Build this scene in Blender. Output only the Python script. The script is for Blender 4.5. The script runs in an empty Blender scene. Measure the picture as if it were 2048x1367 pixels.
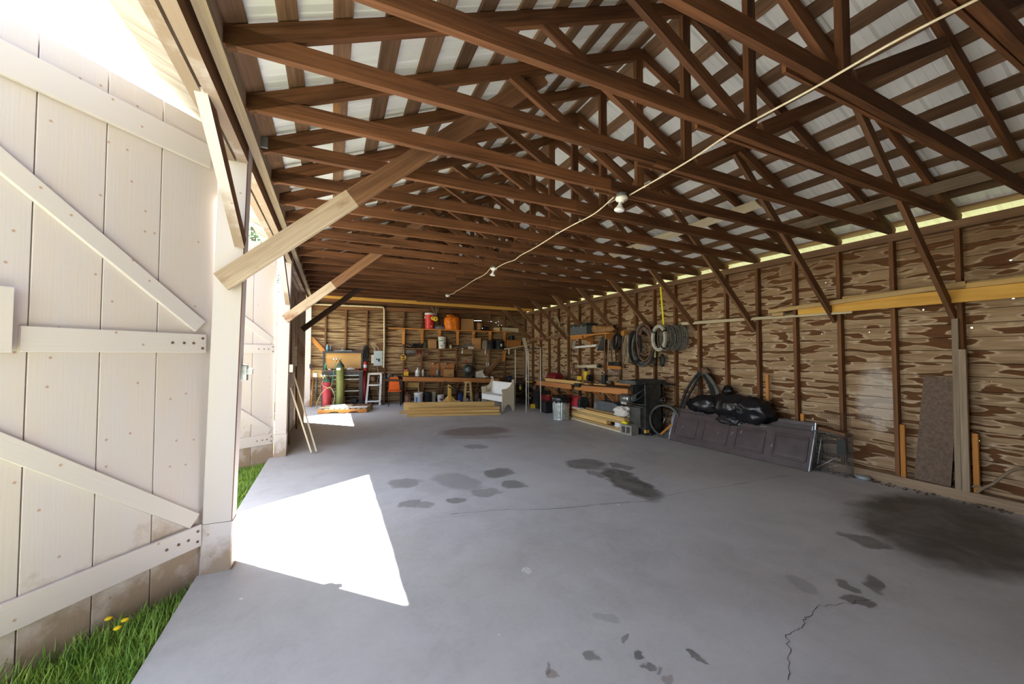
import bpy, math, random
from mathutils import Vector, Matrix, noise
random.seed(7)
C = bpy.context.scene.collection
V = Vector
R = random.uniform
# ------------------------------------------------------------------ camera maths (pixel -> place on a real plane)
FPX, CX, CY, HC = 770.0, 1024.0, 683.5, 1.55
YAW, PIT = math.radians(25.0), math.radians(1.8)
FW = V((math.sin(YAW)*math.cos(PIT), math.cos(YAW)*math.cos(PIT), math.sin(PIT)))
RT = V((math.cos(YAW), -math.sin(YAW), 0)); UP = RT.cross(FW); CAM = V((0, 0, HC))
def ray(u, v): return FW + RT*((u-CX)/FPX) - UP*((v-CY)/FPX)
def px(u, v, **k):
    (a, val), = k.items(); i = 'xyz'.index(a); d = ray(u, v)
    return CAM + d*((val-CAM[i])/d[i])
def fl(u, v): return px(u, v, z=0.0)
EA, EB = V((-.8, 13.15, 0)), V((6.2, 12.3, 0))
EX = (EB-EA).normalized(); EN = V((EX.y, -EX.x, 0)); ERZ = math.atan2(EX.y, EX.x)
def ew(u, v, off=0.0):                # a point `off` metres in front of the end wall
    d = ray(u, v); return CAM + d*(((EA+EN*off-CAM).dot(EN))/d.dot(EN))
XW = 6.20
def rw(u, v, off=0.0): return px(u, v, x=XW-off)

# ------------------------------------------------------------------ materials
MATS = {}
def _nt(name):
    m = bpy.data.materials.new(name); m.use_nodes = True
    nt = m.node_tree; b = nt.nodes['Principled BSDF']; MATS[name] = m
    return m, nt, b
def nd(nt, t, **k):
    n = nt.nodes.new(t)
    for a, v in k.items(): setattr(n, a, v)
    return n
def ramp(nt, fac, stops):
    n = nd(nt, 'ShaderNodeValToRGB'); e = n.color_ramp.elements
    while len(e) < len(stops): e.new(.5)
    for i, (p, c) in enumerate(stops):
        e[i].position = p; e[i].color = (*c, 1) if len(c) == 3 else c
    nt.links.new(fac, n.inputs['Fac']); return n.outputs['Color']
def mix(nt, fac, a, b, mode='MIX'):
    n = nd(nt, 'ShaderNodeMix', data_type='RGBA', blend_type=mode)
    for s, v in ((0, fac), (6, a), (7, b)):
        if hasattr(v, 'is_output'): nt.links.new(v, n.inputs[s])
        elif isinstance(v, (int, float)): n.inputs[s].default_value = v
        else: n.inputs[s].default_value = (*v, 1)
    return n.outputs[2]
def math_(nt, op, a, b=None, c=None):
    n = nd(nt, 'ShaderNodeMath', operation=op)
    for i, v in enumerate((a, b, c)):
        if v is None: continue
        if hasattr(v, 'is_output'): nt.links.new(v, n.inputs[i])
        else: n.inputs[i].default_value = v
    return n.outputs[0]
def noise_(nt, vec, scale=1, detail=2, rough=.5, dist=0):
    n = nd(nt, 'ShaderNodeTexNoise'); nt.links.new(vec, n.inputs['Vector'])
    n.inputs['Scale'].default_value = scale; n.inputs['Detail'].default_value = detail
    n.inputs['Roughness'].default_value = rough; n.inputs['Distortion'].default_value = dist
    return n.outputs['Fac']
def uvvec(nt, sx, sy, rnd=True):
    u = nd(nt, 'ShaderNodeUVMap'); m = nd(nt, 'ShaderNodeMapping')
    src = u.outputs[0]
    if rnd:
        oi = nd(nt, 'ShaderNodeObjectInfo'); cx = nd(nt, 'ShaderNodeCombineXYZ')
        nt.links.new(math_(nt, 'MULTIPLY', oi.outputs['Random'], 53.0), cx.inputs[0])
        nt.links.new(math_(nt, 'MULTIPLY', oi.outputs['Random'], 31.0), cx.inputs[1])
        a = nd(nt, 'ShaderNodeVectorMath', operation='ADD')
        nt.links.new(src, a.inputs[0]); nt.links.new(cx.outputs[0], a.inputs[1]); src = a.outputs[0]
    nt.links.new(src, m.inputs['Vector']); m.inputs['Scale'].default_value = (sx, sy, 1)
    return m.outputs[0]
def bump(nt, b, h, strength=.2, dist=.01):
    n = nd(nt, 'ShaderNodeBump'); n.inputs['Strength'].default_value = strength; n.inputs['Distance'].default_value = dist
    nt.links.new(h, n.inputs['Height']); nt.links.new(n.outputs[0], b.inputs['Normal'])
def plain(name, col, rough=.6, metal=0, var=.12, scale=9, spec=.4, bumpy=0, coat=0):
    m, nt, b = _nt(name)
    t = nd(nt, 'ShaderNodeTexCoord'); f = noise_(nt, t.outputs['Object'], scale, 4, .6)
    d = tuple(max(0, c*(1-var*2.2)) for c in col); l = tuple(min(1, c*(1+var)) for c in col)
    nt.links.new(ramp(nt, f, [(.28, d), (.72, l)]), b.inputs['Base Color'])
    b.inputs['Roughness'].default_value = rough; b.inputs['Metallic'].default_value = metal
    b.inputs['Specular IOR Level'].default_value = spec
    if coat: b.inputs['Coat Weight'].default_value = coat
    if bumpy: bump(nt, b, f, bumpy, .01)
    return m
def wood(name, dark, light, grain=55, var=.35, rough=.75, streak=.5, blotch=None, fine=.35, objvar=.3):
    m, nt, b = _nt(name)
    g = noise_(nt, uvvec(nt, 2.2, grain), 1, 5, .62, .4)
    lo = noise_(nt, uvvec(nt, .8, 7), 1, 3, .5)
    f = math_(nt, 'ADD', math_(nt, 'MULTIPLY', g, 1-streak), math_(nt, 'MULTIPLY', lo, streak))
    col = ramp(nt, f, [(.33, dark), (.67, light)])
    if blotch:
        k = noise_(nt, uvvec(nt, 1.7, 5), 1, 4, .6)
        col = mix(nt, ramp(nt, k, [(blotch[1], (0, 0, 0)), (blotch[1]+.14, (1, 1, 1))]), col, blotch[0])
    oi = nd(nt, 'ShaderNodeObjectInfo')
    hs = nd(nt, 'ShaderNodeHueSaturation'); nt.links.new(col, hs.inputs['Color'])
    nt.links.new(math_(nt, 'MULTIPLY_ADD', oi.outputs['Random'], objvar, 1-objvar*.5), hs.inputs['Value'])
    nt.links.new(hs.outputs[0], b.inputs['Base Color'])
    b.inputs['Roughness'].default_value = rough; b.inputs['Specular IOR Level'].default_value = .3
    bump(nt, b, g, fine, .004)
    return m

wood('truss', (.045, .017, .006), (.225, .092, .035), objvar=.35)
wood('purlin', (.075, .036, .017), (.23, .13, .072), blotch=((.36, .15, .03), .60), objvar=.7)
wood('stud', (.10, .040, .015), (.25, .115, .047))
wood('brace', (.10, .045, .02), (.27, .135, .065))
wood('braceold', (.28, .19, .12), (.52, .41, .29), blotch=((.20, .09, .045), .56))
wood('plate', (.12, .06, .03), (.30, .17, .09))
wood('pine', (.54, .32, .10), (.80, .55, .22), grain=35, objvar=.2)
wood('pine_dull', (.42, .26, .10), (.62, .43, .20), grain=35, objvar=.25)
wood('yellow', (.60, .30, .05), (.85, .50, .11), grain=30, objvar=.15)
wood('redwood', (.36, .13, .035), (.56, .24, .08), objvar=.2)
wood('orange', (.40, .15, .03), (.58, .25, .06), objvar=.25)
wood('greywood', (.20, .145, .095), (.38, .29, .20))
wood('pale', (.52, .42, .27), (.70, .60, .42), objvar=.15)
wood('dark', (.035, .02, .012), (.10, .06, .035))
wood('soffit', (.26, .20, .155), (.66, .58, .49), grain=22, blotch=((.14, .105, .08), .58))
wood('sill', (.16, .10, .06), (.40, .29, .19), blotch=((.05, .035, .025), .60))
wood('plywood', (.48, .25, .08), (.64, .38, .15), grain=14)
wood('cardboard', (.36, .18, .065), (.46, .25, .10), grain=10, fine=.05)
wood('basket', (.30, .13, .045), (.50, .24, .085), grain=30)

def paint(name, base, dirt, under, amt, dirtz=None, peel=.66):
    m, nt, b = _nt(name)
    t = nd(nt, 'ShaderNodeTexCoord')
    g = noise_(nt, uvvec(nt, 3, 70), 1, 4, .6)
    big = noise_(nt, uvvec(nt, 1.1, 3.2), 1, 4, .62)
    col = mix(nt, ramp(nt, big, [(.40, (0, 0, 0)), (.68, (amt, amt, amt))]), base, dirt)
    col = mix(nt, ramp(nt, g, [(.4, (.0, .0, .0)), (.75, (.22, .22, .22))]), col, dirt)
    s = noise_(nt, uvvec(nt, 9, 26), 1, 5, .72)
    col = mix(nt, ramp(nt, s, [(peel, (0, 0, 0)), (peel+.05, (.85, .85, .85))]), col, under)
    # rusty nail spots
    vo = nd(nt, 'ShaderNodeTexVoronoi'); nt.links.new(uvvec(nt, 6.5, 6.5), vo.inputs['Vector']); vo.inputs['Scale'].default_value = 1
    vo.inputs['Randomness'].default_value = .85; vo.voronoi_dimensions = '2D'
    sr = nd(nt, 'ShaderNodeSeparateColor'); nt.links.new(vo.outputs['Color'], sr.inputs[0]); spot = math_(nt, 'MULTIPLY', ramp(nt, vo.outputs['Distance'], [(.012, (.8, .8, .8)), (.065, (0, 0, 0))]), math_(nt, 'GREATER_THAN', sr.outputs[0], .70))
    col = mix(nt, spot, col, (.34, .15, .055))
    if dirtz:
        sx = nd(nt, 'ShaderNodeSeparateXYZ'); nt.links.new(t.outputs['Object'], sx.inputs[0])
        mud = math_(nt, 'SUBTRACT', noise_(nt, uvvec(nt, 2.4, 2.4), 1, 5, .65), math_(nt, 'MULTIPLY', sx.outputs[2], dirtz))
        col = mix(nt, ramp(nt, mud, [(.27, (0, 0, 0)), (.47, (.85, .85, .85))]), col, (.30, .205, .125))
    nt.links.new(col, b.inputs['Base Color']); b.inputs['Roughness'].default_value = .62
    b.inputs['Specular IOR Level'].default_value = .35
    bump(nt, b, g, .25, .004)
    return m
paint('doorpaint', (.585, .53, .52), (.62, .52, .41), (.40, .29, .19), .5, dirtz=.62, peel=.70)
paint('railpaint', (.60, .547, .535), (.66, .58, .48), (.42, .27, .15), .4, peel=.69)
paint('postpaint', (.59, .53, .53), (.64, .54, .42), (.34, .25, .17), .45, dirtz=.85, peel=.69)
paint('cream', (.66, .58, .43), (.50, .42, .29), (.22, .16, .11), .5, peel=.66)
paint('whitepaint', (.78, .77, .76), (.66, .63, .6), (.3, .24, .19), .4, peel=.68)

def siding(name, su, sv, outer, outer2, dark, dark2, lo, hi, ring, band):
    m, nt, b = _nt(name)
    t = nd(nt, 'ShaderNodeTexCoord')
    n = noise_(nt, uvvec(nt, su, sv, False), 1, 1.3, .4, .12)
    g = noise_(nt, uvvec(nt, 3.2, 95, False), 1, 5, .65, .3)
    w = noise_(nt, uvvec(nt, 1.3, 14, False), 1, 4, .6)
    o = mix(nt, ramp(nt, w, [(.35, (0, 0, 0)), (.65, (1, 1, 1))]), outer, outer2)
    dk = mix(nt, ramp(nt, g, [(.35, (0, 0, 0)), (.68, (1, 1, 1))]), dark, dark2)
    col = mix(nt, ramp(nt, n, [(lo, (0, 0, 0)), (hi, (1, 1, 1))]), o, dk)
    e = ramp(nt, n, [(lo-.05, (0, 0, 0)), (lo-.015, (1, 1, 1)), (lo+.012, (0, 0, 0))])
    col = mix(nt, math_(nt, 'MULTIPLY', e, .55), col, ring)
    col = mix(nt, ramp(nt, g, [(.30, (.55, .55, .55)), (.52, (0, 0, 0))]), col, tuple(c*.42 for c in outer))
    # boards near the plate kept their brown face; one bay shows old whitewash
    sx = nd(nt, 'ShaderNodeSeparateXYZ'); nt.links.new(t.outputs['Object'], sx.inputs[0])
    hh = math_(nt, 'ADD', sx.outputs[2], math_(nt, 'MULTIPLY', w, 1.1))
    up = ramp(nt, math_(nt, 'MULTIPLY', hh, .25), [(band/4, (0, 0, 0)), (band/4+.13, (.72, .72, .72))])
    col = mix(nt, up, col, dk)
    nt.links.new(col, b.inputs['Base Color']); b.inputs['Roughness'].default_value = .8
    b.inputs['Specular IOR Level'].default_value = .22
    bump(nt, b, g, .4, .004)
    return m, nt, b, col, sx, g
_m, _n, _b, _c, _sx, _g = siding('siding', 3.0, 11.5, (.27, .165, .085), (.47, .33, .20), (.088, .035, .012), (.185, .078, .028), .54, .562, (.74, .58, .40), 3.0)
def bell(nt, s, c, w):
    return math_(nt, 'SUBTRACT', 1.0, math_(nt, 'MINIMUM', 1.0, math_(nt, 'ABSOLUTE', math_(nt, 'DIVIDE', math_(nt, 'SUBTRACT', s, c), w))))
_t = nd(_n, 'ShaderNodeTexCoord')
_pk = math_(_n, 'MULTIPLY', bell(_n, _sx.outputs[1], 2.46, .30), bell(_n, _sx.outputs[2], 1.0, .62))
_pk = math_(_n, 'MULTIPLY', _pk, math_(_n, 'MULTIPLY', noise_(_n, _t.outputs['Object'], 5, 5, .7), 4.2))
_n.links.new(mix(_n, ramp(_n, _pk, [(.4, (0, 0, 0)), (1, (.62, .62, .62))]), _c, (.62, .55, .47)), _b.inputs['Base Color'])
siding('siding_end', 1.5, 17, (.26, .155, .075), (.44, .30, .16), (.065, .028, .011), (.13, .062, .025), .48, .62, (.56, .44, .25), 3.0)

def concrete():
    m, nt, b = _nt('concrete')
    t = nd(nt, 'ShaderNodeTexCoord'); P = t.outputs['Object']
    a = noise_(nt, P, .55, 5, .6, .3); f = noise_(nt, P, 28, 6, .7); mid = noise_(nt, P, 3.2, 5, .65, .6)
    s = math_(nt, 'ADD', math_(nt, 'MULTIPLY', a, .5), math_(nt, 'ADD', math_(nt, 'MULTIPLY', f, .2), math_(nt, 'MULTIPLY', mid, .3)))
    col = ramp(nt, s, [(.34, (.385, .378, .374)), (.5, (.51, .507, .51)), (.68, (.60, .595, .595))])
    warm = noise_(nt, P, .42, 3, .5)
    col = mix(nt, ramp(nt, warm, [(.5, (0, 0, 0)), (.72, (.35, .35, .35))]), col, (.34, .29, .235))
    # oil stains: one ellipse each, edges broken up by noise
    ns = nd(nt, 'ShaderNodeTexNoise'); nt.links.new(P, ns.inputs['Vector']); ns.inputs['Scale'].default_value = 5; ns.inputs['Detail'].default_value = 4
    sb = nd(nt, 'ShaderNodeVectorMath', operation='SUBTRACT'); nt.links.new(ns.outputs['Color'], sb.inputs[0]); sb.inputs[1].default_value = (.5, .5, .5)
    ml = nd(nt, 'ShaderNodeVectorMath', operation='MULTIPLY'); nt.links.new(sb.outputs[0], ml.inputs[0]); ml.inputs[1].default_value = (.26, .26, 0)
    ad = nd(nt, 'ShaderNodeVectorMath', operation='ADD'); nt.links.new(P, ad.inputs[0]); nt.links.new(ml.outputs[0], ad.inputs[1])
    def ell(c, mj, mn, gain):
        c, mj, mn = fl(*c), fl(*mj), fl(*mn)
        A, B = mj-c, mn-c
        mp = nd(nt, 'ShaderNodeMapping', vector_type='TEXTURE'); nt.links.new(ad.outputs[0], mp.inputs['Vector'])
        mp.inputs['Location'].default_value = (c.x, c.y, 0); mp.inputs['Rotation'].default_value = (0, 0, math.atan2(A.y, A.x))
        k = abs(A.x*B.y-A.y*B.x)/A.length
        mp.inputs['Scale'].default_value = (A.length*1.15, max(k, .03)*1.15, 1)
        g = nd(nt, 'ShaderNodeTexGradient', gradient_type='SPHERICAL'); nt.links.new(mp.outputs[0], g.inputs['Vector'])
        return math_(nt, 'MULTIPLY', math_(nt, 'MINIMUM', math_(nt, 'MULTIPLY', g.outputs['Fac'], 4.0), 1.0), gain)
    tot = None
    for e in STAINS:
        x = ell(*e); tot = x if tot is None else math_(nt, 'MAXIMUM', tot, x)
    tot = math_(nt, 'MULTIPLY', tot, ramp(nt, mid, [(.25, (.65,)*3), (.6, (1,)*3)]))
    col = mix(nt, tot, col, (.075, .068, .060))
    rs = None
    for e in RUST:
        x = ell(*e); rs = x if rs is None else math_(nt, 'MAXIMUM', rs, x)
    col = mix(nt, rs, col, (.15, .085, .05))
    # paint drips
    vo = nd(nt, 'ShaderNodeTexVoronoi'); nt.links.new(P, vo.inputs['Vector']); vo.inputs['Scale'].default_value = 3.1
    sz = noise_(nt, P, 1.3, 2, .5)
    dots = math_(nt, 'LESS_THAN', vo.outputs['Distance'], math_(nt, 'MULTIPLY', math_(nt, 'SUBTRACT', sz, .42), .19))
    c = fl(1053, 1140); mp = nd(nt, 'ShaderNodeMapping', vector_type='TEXTURE'); nt.links.new(P, mp.inputs['Vector'])
    mp.inputs['Location'].default_value = (c.x, c.y, 0); mp.inputs['Scale'].default_value = (.06, .08, 1)
    g = nd(nt, 'ShaderNodeTexGradient', gradient_type='SPHERICAL'); nt.links.new(mp.outputs[0], g.inputs['Vector'])
    sp = math_(nt, 'GREATER_THAN', math_(nt, 'MULTIPLY', math_(nt, 'MINIMUM', math_(nt, 'MULTIPLY', g.outputs['Fac'], 2), 1), noise_(nt, P, 90, 2, .5)), .5)
    col = mix(nt, math_(nt, 'MAXIMUM', dots, sp), col, (.78, .78, .78))
    nt.links.new(col, b.inputs['Base Color'])
    nt.links.new(math_(nt, 'MULTIPLY_ADD', f, .25, .42), b.inputs['Roughness']); b.inputs['Specular IOR Level'].default_value = .45
    bump(nt, b, f, .08, .004)
STAINS = [((1255, 963), (1312, 999), (1278, 955), .9), ((1172, 927), (1132, 925), (1185, 918), .75), ((1240, 931), (1262, 938), (1246, 927), .6),
  ((1190, 946), (1206, 953), (1196, 943), .55), ((998, 945), (1020, 950), (1006, 935), .7), ((1028, 968), (1052, 970), (1034, 962), .6), ((975, 985), (1005, 984), (984, 977), .45),
  ((915, 962), (958, 978), (930, 950), .35), ((812, 965), (838, 970), (822, 955), .5), ((820, 1006), (838, 1008), (824, 999), .55), ((910, 1000), (924, 1002), (914, 995), .6), ((850, 1007), (866, 1009), (856, 1000), .45),
  ((953, 893), (975, 895), (957, 889), .5), ((1890, 1052), (1712, 1012), (1960, 1010), .95), ((2010, 1085), (1900, 1062), (2048, 1050), .9), ((1730, 1082), (1782, 1096), (1738, 1075), .75),
  ((1938, 1102), (1968, 1110), (1950, 1090), .8), ((1800, 1077), (1824, 1080), (1806, 1071), .7), ((1870, 1092), (1896, 1094), (1876, 1087), .6), ((1690, 1171), (1711, 1176), (1698, 1162), .75), ((1757, 1170), (1781, 1176), (1768, 1158), .8),
  ((1714, 1203), (1738, 1207), (1722, 1196), .8), ((1872, 1126), (1893, 1131), (1876, 1122), .55), ((2016, 1126), (2030, 1129), (2020, 1120), .7), ((1600, 1165), (1640, 1185), (1610, 1160), .3),
  ((1187, 1311), (1203, 1316), (1195, 1302), .6), ((1279, 1306), (1290, 1309), (1283, 1301), .85), ((1291, 1329), (1300, 1333), (1296, 1322), .75), ((1382, 1308), (1395, 1312), (1388, 1303), .75), ((1245, 1277), (1253, 1280), (1248, 1272), .6), ((1310, 1334), (1317, 1336), (1312, 1330), .6), ((1100, 1341), (1106, 1343), (1102, 1338), .6),
  ((1215, 1228), (1230, 1233), (1222, 1220), .25)]
RUST = [((950, 862), (1015, 858), (955, 853), .6), ((960, 873), (1030, 872), (965, 869), .35), ((1108, 1352), (1122, 1356), (1112, 1346), .5), ((1340, 1353), (1356, 1356), (1346, 1346), .4)]
concrete()

plain('metalroof', (.79, .785, .77), .38, 0, .05, 2, .5)
plain('steel', (.42, .43, .44), .35, .9, .15)
plain('galv', (.50, .54, .53), .42, .75, .25, 14)
plain('black', (.018, .018, .019), .5, 0, .2)
plain('blacksteel', (.045, .045, .048), .45, .3, .25)
plain('machine', (.085, .085, .078), .45, .3, .3, 6)
plain('greymetal', (.22, .23, .23), .5, .4, .2)
plain('panelgrey', (.42, .46, .46), .5, 0, .06)
plain('beige', (.62, .58, .47), .6, 0, .1)
plain('white', (.80, .80, .78), .45, 0, .06)
plain('offwhite', (.66, .63, .56), .5, 0, .1)
plain('porcelain', (.84, .80, .70), .3, 0, .06)
plain('red', (.62, .035, .03), .4, 0, .1)
plain('redtank', (.50, .045, .055), .42, 0, .18)
plain('darkred', (.22, .016, .02), .45, 0, .25)
plain('pinkred', (.50, .10, .11), .55, 0, .2)
plain('olive', (.26, .27, .075), .45, .1, .14)
plain('darkgreen', (.05, .085, .06), .5, .1, .2)
plain('orangeplastic', (.78, .13, .012), .45, 0, .08)
plain('orangebag', (.95, .22, .015), .4, 0, .18, 14)
plain('yellowplastic', (.80, .50, .02), .45, 0, .1)
plain('brightyellow', (.90, .78, .02), .5, 0, .05)
plain('brass', (.60, .40, .14), .35, .8, .15)
plain('greenhose', (.05, .28, .14), .5)
plain('tanhose', (.48, .36, .18), .55)
plain('ropetan', (.40, .31, .20), .8)
plain('hosegrey', (.13, .125, .105), .55, 0, .3)
plain('hoseblack', (.016, .016, .016), .6, 0, .3)
plain('hosepale', (.52, .49, .40), .55, 0, .15)
plain('wirewhite', (.78, .66, .46), .5)
plain('bagblack', (.010, .010, .012), .27, 0, .2, 6, .5)
plain('garagebrown', (.085, .060, .060), .48, 0, .15, 5)
plain('hardboard', (.17, .115, .08), .75, 0, .18, 30)
plain('cinder', (.34, .32, .28), .9, 0, .2, 40, .2, .5)
plain('rubber', (.025, .025, .027), .7)
plain('rustbrown', (.17, .09, .055), .55, 0, .3, 12)
plain('copper', (.24, .12, .08), .5, .2, .25, 12)
plain('blue', (.03, .06, .28), .45)
plain('bluelabel', (.04, .16, .42), .5)
plain('greenlabel', (.12, .34, .26), .5)
plain('darkblue', (.02, .035, .10), .4, .2)
plain('purple', (.18, .07, .30), .5)
plain('greyplastic', (.10, .11, .12), .5)
plain('greybag', (.24, .23, .26), .5, 0, .3, 20)
plain('paper', (.72, .66, .60), .75, 0, .12, 14)
plain('leatherbrown', (.34, .17, .06), .6, 0, .2)
plain('toolgreen', (.03, .04, .035), .45)
plain('cable', (.50, .42, .29), .6)
plain('lightyellow', (.66, .58, .36), .6)
plain('palebounce', (.30, .28, .25), .95, 0, .15, 20, .1)  # pale surface of the added ground that bounces light indoors
plain('debris', (.20, .15, .11), .95, 0, .5, 30, .1, .6)
plain('mudgrass', (.10, .13, .04), .95, 0, .35, 3, .1)
plain('crackdark', (.07, .065, .06), .9)
plain('steelblue', (.20, .42, .62), .4)
plain('trim_edge', (.55, .58, .62), .35, .6)
plain('dandelion', (.95, .62, .01), .6)
plain('ink', (.04, .04, .05), .7)
def glassy(name, col, rough=.15):
    m, nt, b = _nt(name); b.inputs['Base Color'].default_value = (*col, 1); b.inputs['Roughness'].default_value = rough
    b.inputs['Transmission Weight'].default_value = .75; b.inputs['IOR'].default_value = 1.45
    t = nd(nt, 'ShaderNodeTexCoord'); bump(nt, b, noise_(nt, t.outputs['Object'], 30, 2), .05)
glassy('glass_green', (.10, .55, .30)); glassy('glass_frost', (.95, .94, .90), .35)
def leafy(name, c1, c2, trans=.25):
    m, nt, b = _nt(name)
    oi = nd(nt, 'ShaderNodeTexCoord'); f = noise_(nt, oi.outputs['Object'], 7, 4, .7)
    nt.links.new(ramp(nt, f, [(.3, c1), (.7, c2)]), b.inputs['Base Color']); b.inputs['Roughness'].default_value = .55
    b.inputs['Subsurface Weight'].default_value = 0
leafy('grassblade', (.10, .22, .02), (.32, .46, .06)); leafy('leaf', (.03, .09, .015), (.10, .22, .035))
leafy('lawn', (.16, .19, .065), (.25, .265, .11))
wood('wallboard', (.30, .20, .125), (.50, .37, .25))
wood('bark', (.08, .055, .035), (.2, .15, .1))
# ------------------------------------------------------------------ mesh builder
Z = V((0, 0, 1))
class MB:
    def __init__(s): s.v = []; s.f = []; s.u = []; s.m = []; s.s = []
    def face(s, ids, uv, mi=0, sm=False): s.f.append(ids); s.u.append(uv); s.m.append(mi); s.s.append(sm)
    def add(s, pts):
        n = len(s.v); s.v += [V(p) for p in pts]; return n
    def bar(s, p0, p1, w, t, wv=Z, mi=0, taper=1.0, uo=None, vo=None, fm=None, ch=0.0):
        """a board from p0 to p1; w is its size along wv (made square to the length), t its thickness"""
        p0, p1 = V(p0), V(p1); d = p1-p0; L = d.length; d.normalize()
        wv = V(wv); wv = (wv-d*wv.dot(d))
        if wv.length < 1e-6: wv = d.orthogonal()
        wv.normalize(); tv = d.cross(wv)
        uo = R(0, 40) if uo is None else uo; vo = R(0, 40) if vo is None else vo
        a, b = w/2, t/2
        if ch:                                         # chamfered long edges
            sec = [(-a+ch, -b), (a-ch, -b), (a, -b+ch), (a, b-ch), (a-ch, b), (-a+ch, b), (-a, b-ch), (-a, -b+ch)]
        else: sec = [(-a, -b), (a, -b), (a, b), (-a, b)]
        k = len(sec)
        i = s.add([p0+wv*x+tv*y for x, y in sec]+[p1+wv*x*taper+tv*y*taper for x, y in sec])
        per = 0; pos = [0]
        for j in range(k):
            x0, y0 = sec[j]; x1, y1 = sec[(j+1) % k]; per += math.hypot(x1-x0, y1-y0); pos.append(per)
        for j in range(k):
            n = (j+1) % k
            s.face((i+j, i+n, i+k+n, i+k+j), [(uo, vo+pos[j]), (uo, vo+pos[j+1]), (uo+L, vo+pos[j+1]), (uo+L, vo+pos[j])], (fm or {}).get(j, mi))
        e = [(uo+x*.15, vo+9+y) for x, y in sec]
        s.face(tuple(range(i+k-1, i-1, -1)), e[::-1], mi); s.face(tuple(range(i+k, i+2*k)), e, mi)
        return s
    def box(s, c, size, rz=0, mi=0, ch=0.0, lie='x'):
        c = V(c); x, y, z = size
        a = V((math.cos(rz), math.sin(rz), 0)); b = V((-a.y, a.x, 0))
        if lie == 'x': return s.bar(c-a*x/2, c+a*x/2, z, y, Z, mi, ch=ch)
        if lie == 'y': return s.bar(c-b*y/2, c+b*y/2, z, x, Z, mi, ch=ch)
        return s.bar(c-Z*z/2, c+Z*z/2, x, y, a, mi, ch=ch)
    def rev(s, prof, base, axis=Z, n=16, mi=0, sm=True, mis=None, caps=True):
        base = V(base); axis = V(axis).normalized(); a = axis.orthogonal().normalized(); b = axis.cross(a)
        rows = []
        for r, h in prof:
            rows.append(s.add([base+axis*h+(a*math.cos(2*math.pi*j/n)+b*math.sin(2*math.pi*j/n))*max(r, 1e-4) for j in range(n)]))
        for q in range(len(rows)-1):
            m = mis[q] if mis else mi
            for j in range(n):
                k = (j+1) % n
                s.face((rows[q]+j, rows[q]+k, rows[q+1]+k, rows[q+1]+j), [(j/n*.6, prof[q][1]), ((j+1)/n*.6, prof[q][1]), ((j+1)/n*.6, prof[q+1][1]), (j/n*.6, prof[q+1][1])], m, sm)
        if caps:
            if prof[0][0] > 1e-3: s.face(tuple(rows[0]+j for j in range(n-1, -1, -1)), [(0, 0)]*n, mis[0] if mis else mi)
            if prof[-1][0] > 1e-3: s.face(tuple(rows[-1]+j for j in range(n)), [(0, 0)]*n, mis[-1] if mis else mi)
        return s
    def cyl(s, p0, p1, r, r1=None, n=12, mi=0):
        p0, p1 = V(p0), V(p1); L = (p1-p0).length
        return s.rev([(r, 0), (r if r1 is None else r1, L)], p0, p1-p0, n, mi)
    def tube(s, pts, r, n=6, mi=0, closed=False):
        pts = [V(p) for p in pts]; m = len(pts); rows = []; prev = None; L = 0
        for i, p in enumerate(pts):
            if closed: d = pts[(i+1) % m]-pts[i-1]
            else: d = pts[min(i+1, m-1)]-pts[max(i-1, 0)]
            d.normalize()
            a = d.orthogonal() if prev is None else prev-d*prev.dot(d)
            if a.length < 1e-5: a = d.orthogonal()
            a.normalize(); prev = a; b = d.cross(a)
            rows.append(s.add([p+(a*math.cos(2*math.pi*j/n)+b*math.sin(2*math.pi*j/n))*r for j in range(n)]))
        for i in range(m if closed else m-1):
            q = (i+1) % m
            for j in range(n):
                k = (j+1) % n
                s.face((rows[i]+j, rows[i]+k, rows[q]+k, rows[q]+j), [(i*.1, j*.1), (i*.1, j*.1+.1), (i*.1+.1, j*.1+.1), (i*.1+.1, j*.1)], mi, True)
        if not closed:
            s.face(tuple(rows[0]+j for j in range(n-1, -1, -1)), [(0, 0)]*n, mi); s.face(tuple(rows[-1]+j for j in range(n)), [(0, 0)]*n, mi)
        return s
    def prism(s, poly, o, ax, ay, depth, mi=0):
        """polygon in the plane (ax, ay) at o, thickened by depth along ax x ay"""
        o, ax, ay = V(o), V(ax), V(ay); nrm = ax.cross(ay).normalized(); n = len(poly); uo, vo = R(0, 30), R(0, 30)
        i = s.add([o+ax*x+ay*y for x, y in poly]+[o+ax*x+ay*y+nrm*depth for x, y in poly])
        uv = [(uo+y, vo+x) for x, y in poly]
        s.face(tuple(range(i+n-1, i-1, -1)), uv[::-1], mi); s.face(tuple(range(i+n, i+2*n)), uv, mi)
        for j in range(n):
            k = (j+1) % n
            s.face((i+j, i+k, i+n+k, i+n+j), [uv[j], uv[k], (uv[k][0], uv[k][1]+depth), (uv[j][0], uv[j][1]+depth)], mi)
        return s
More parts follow.
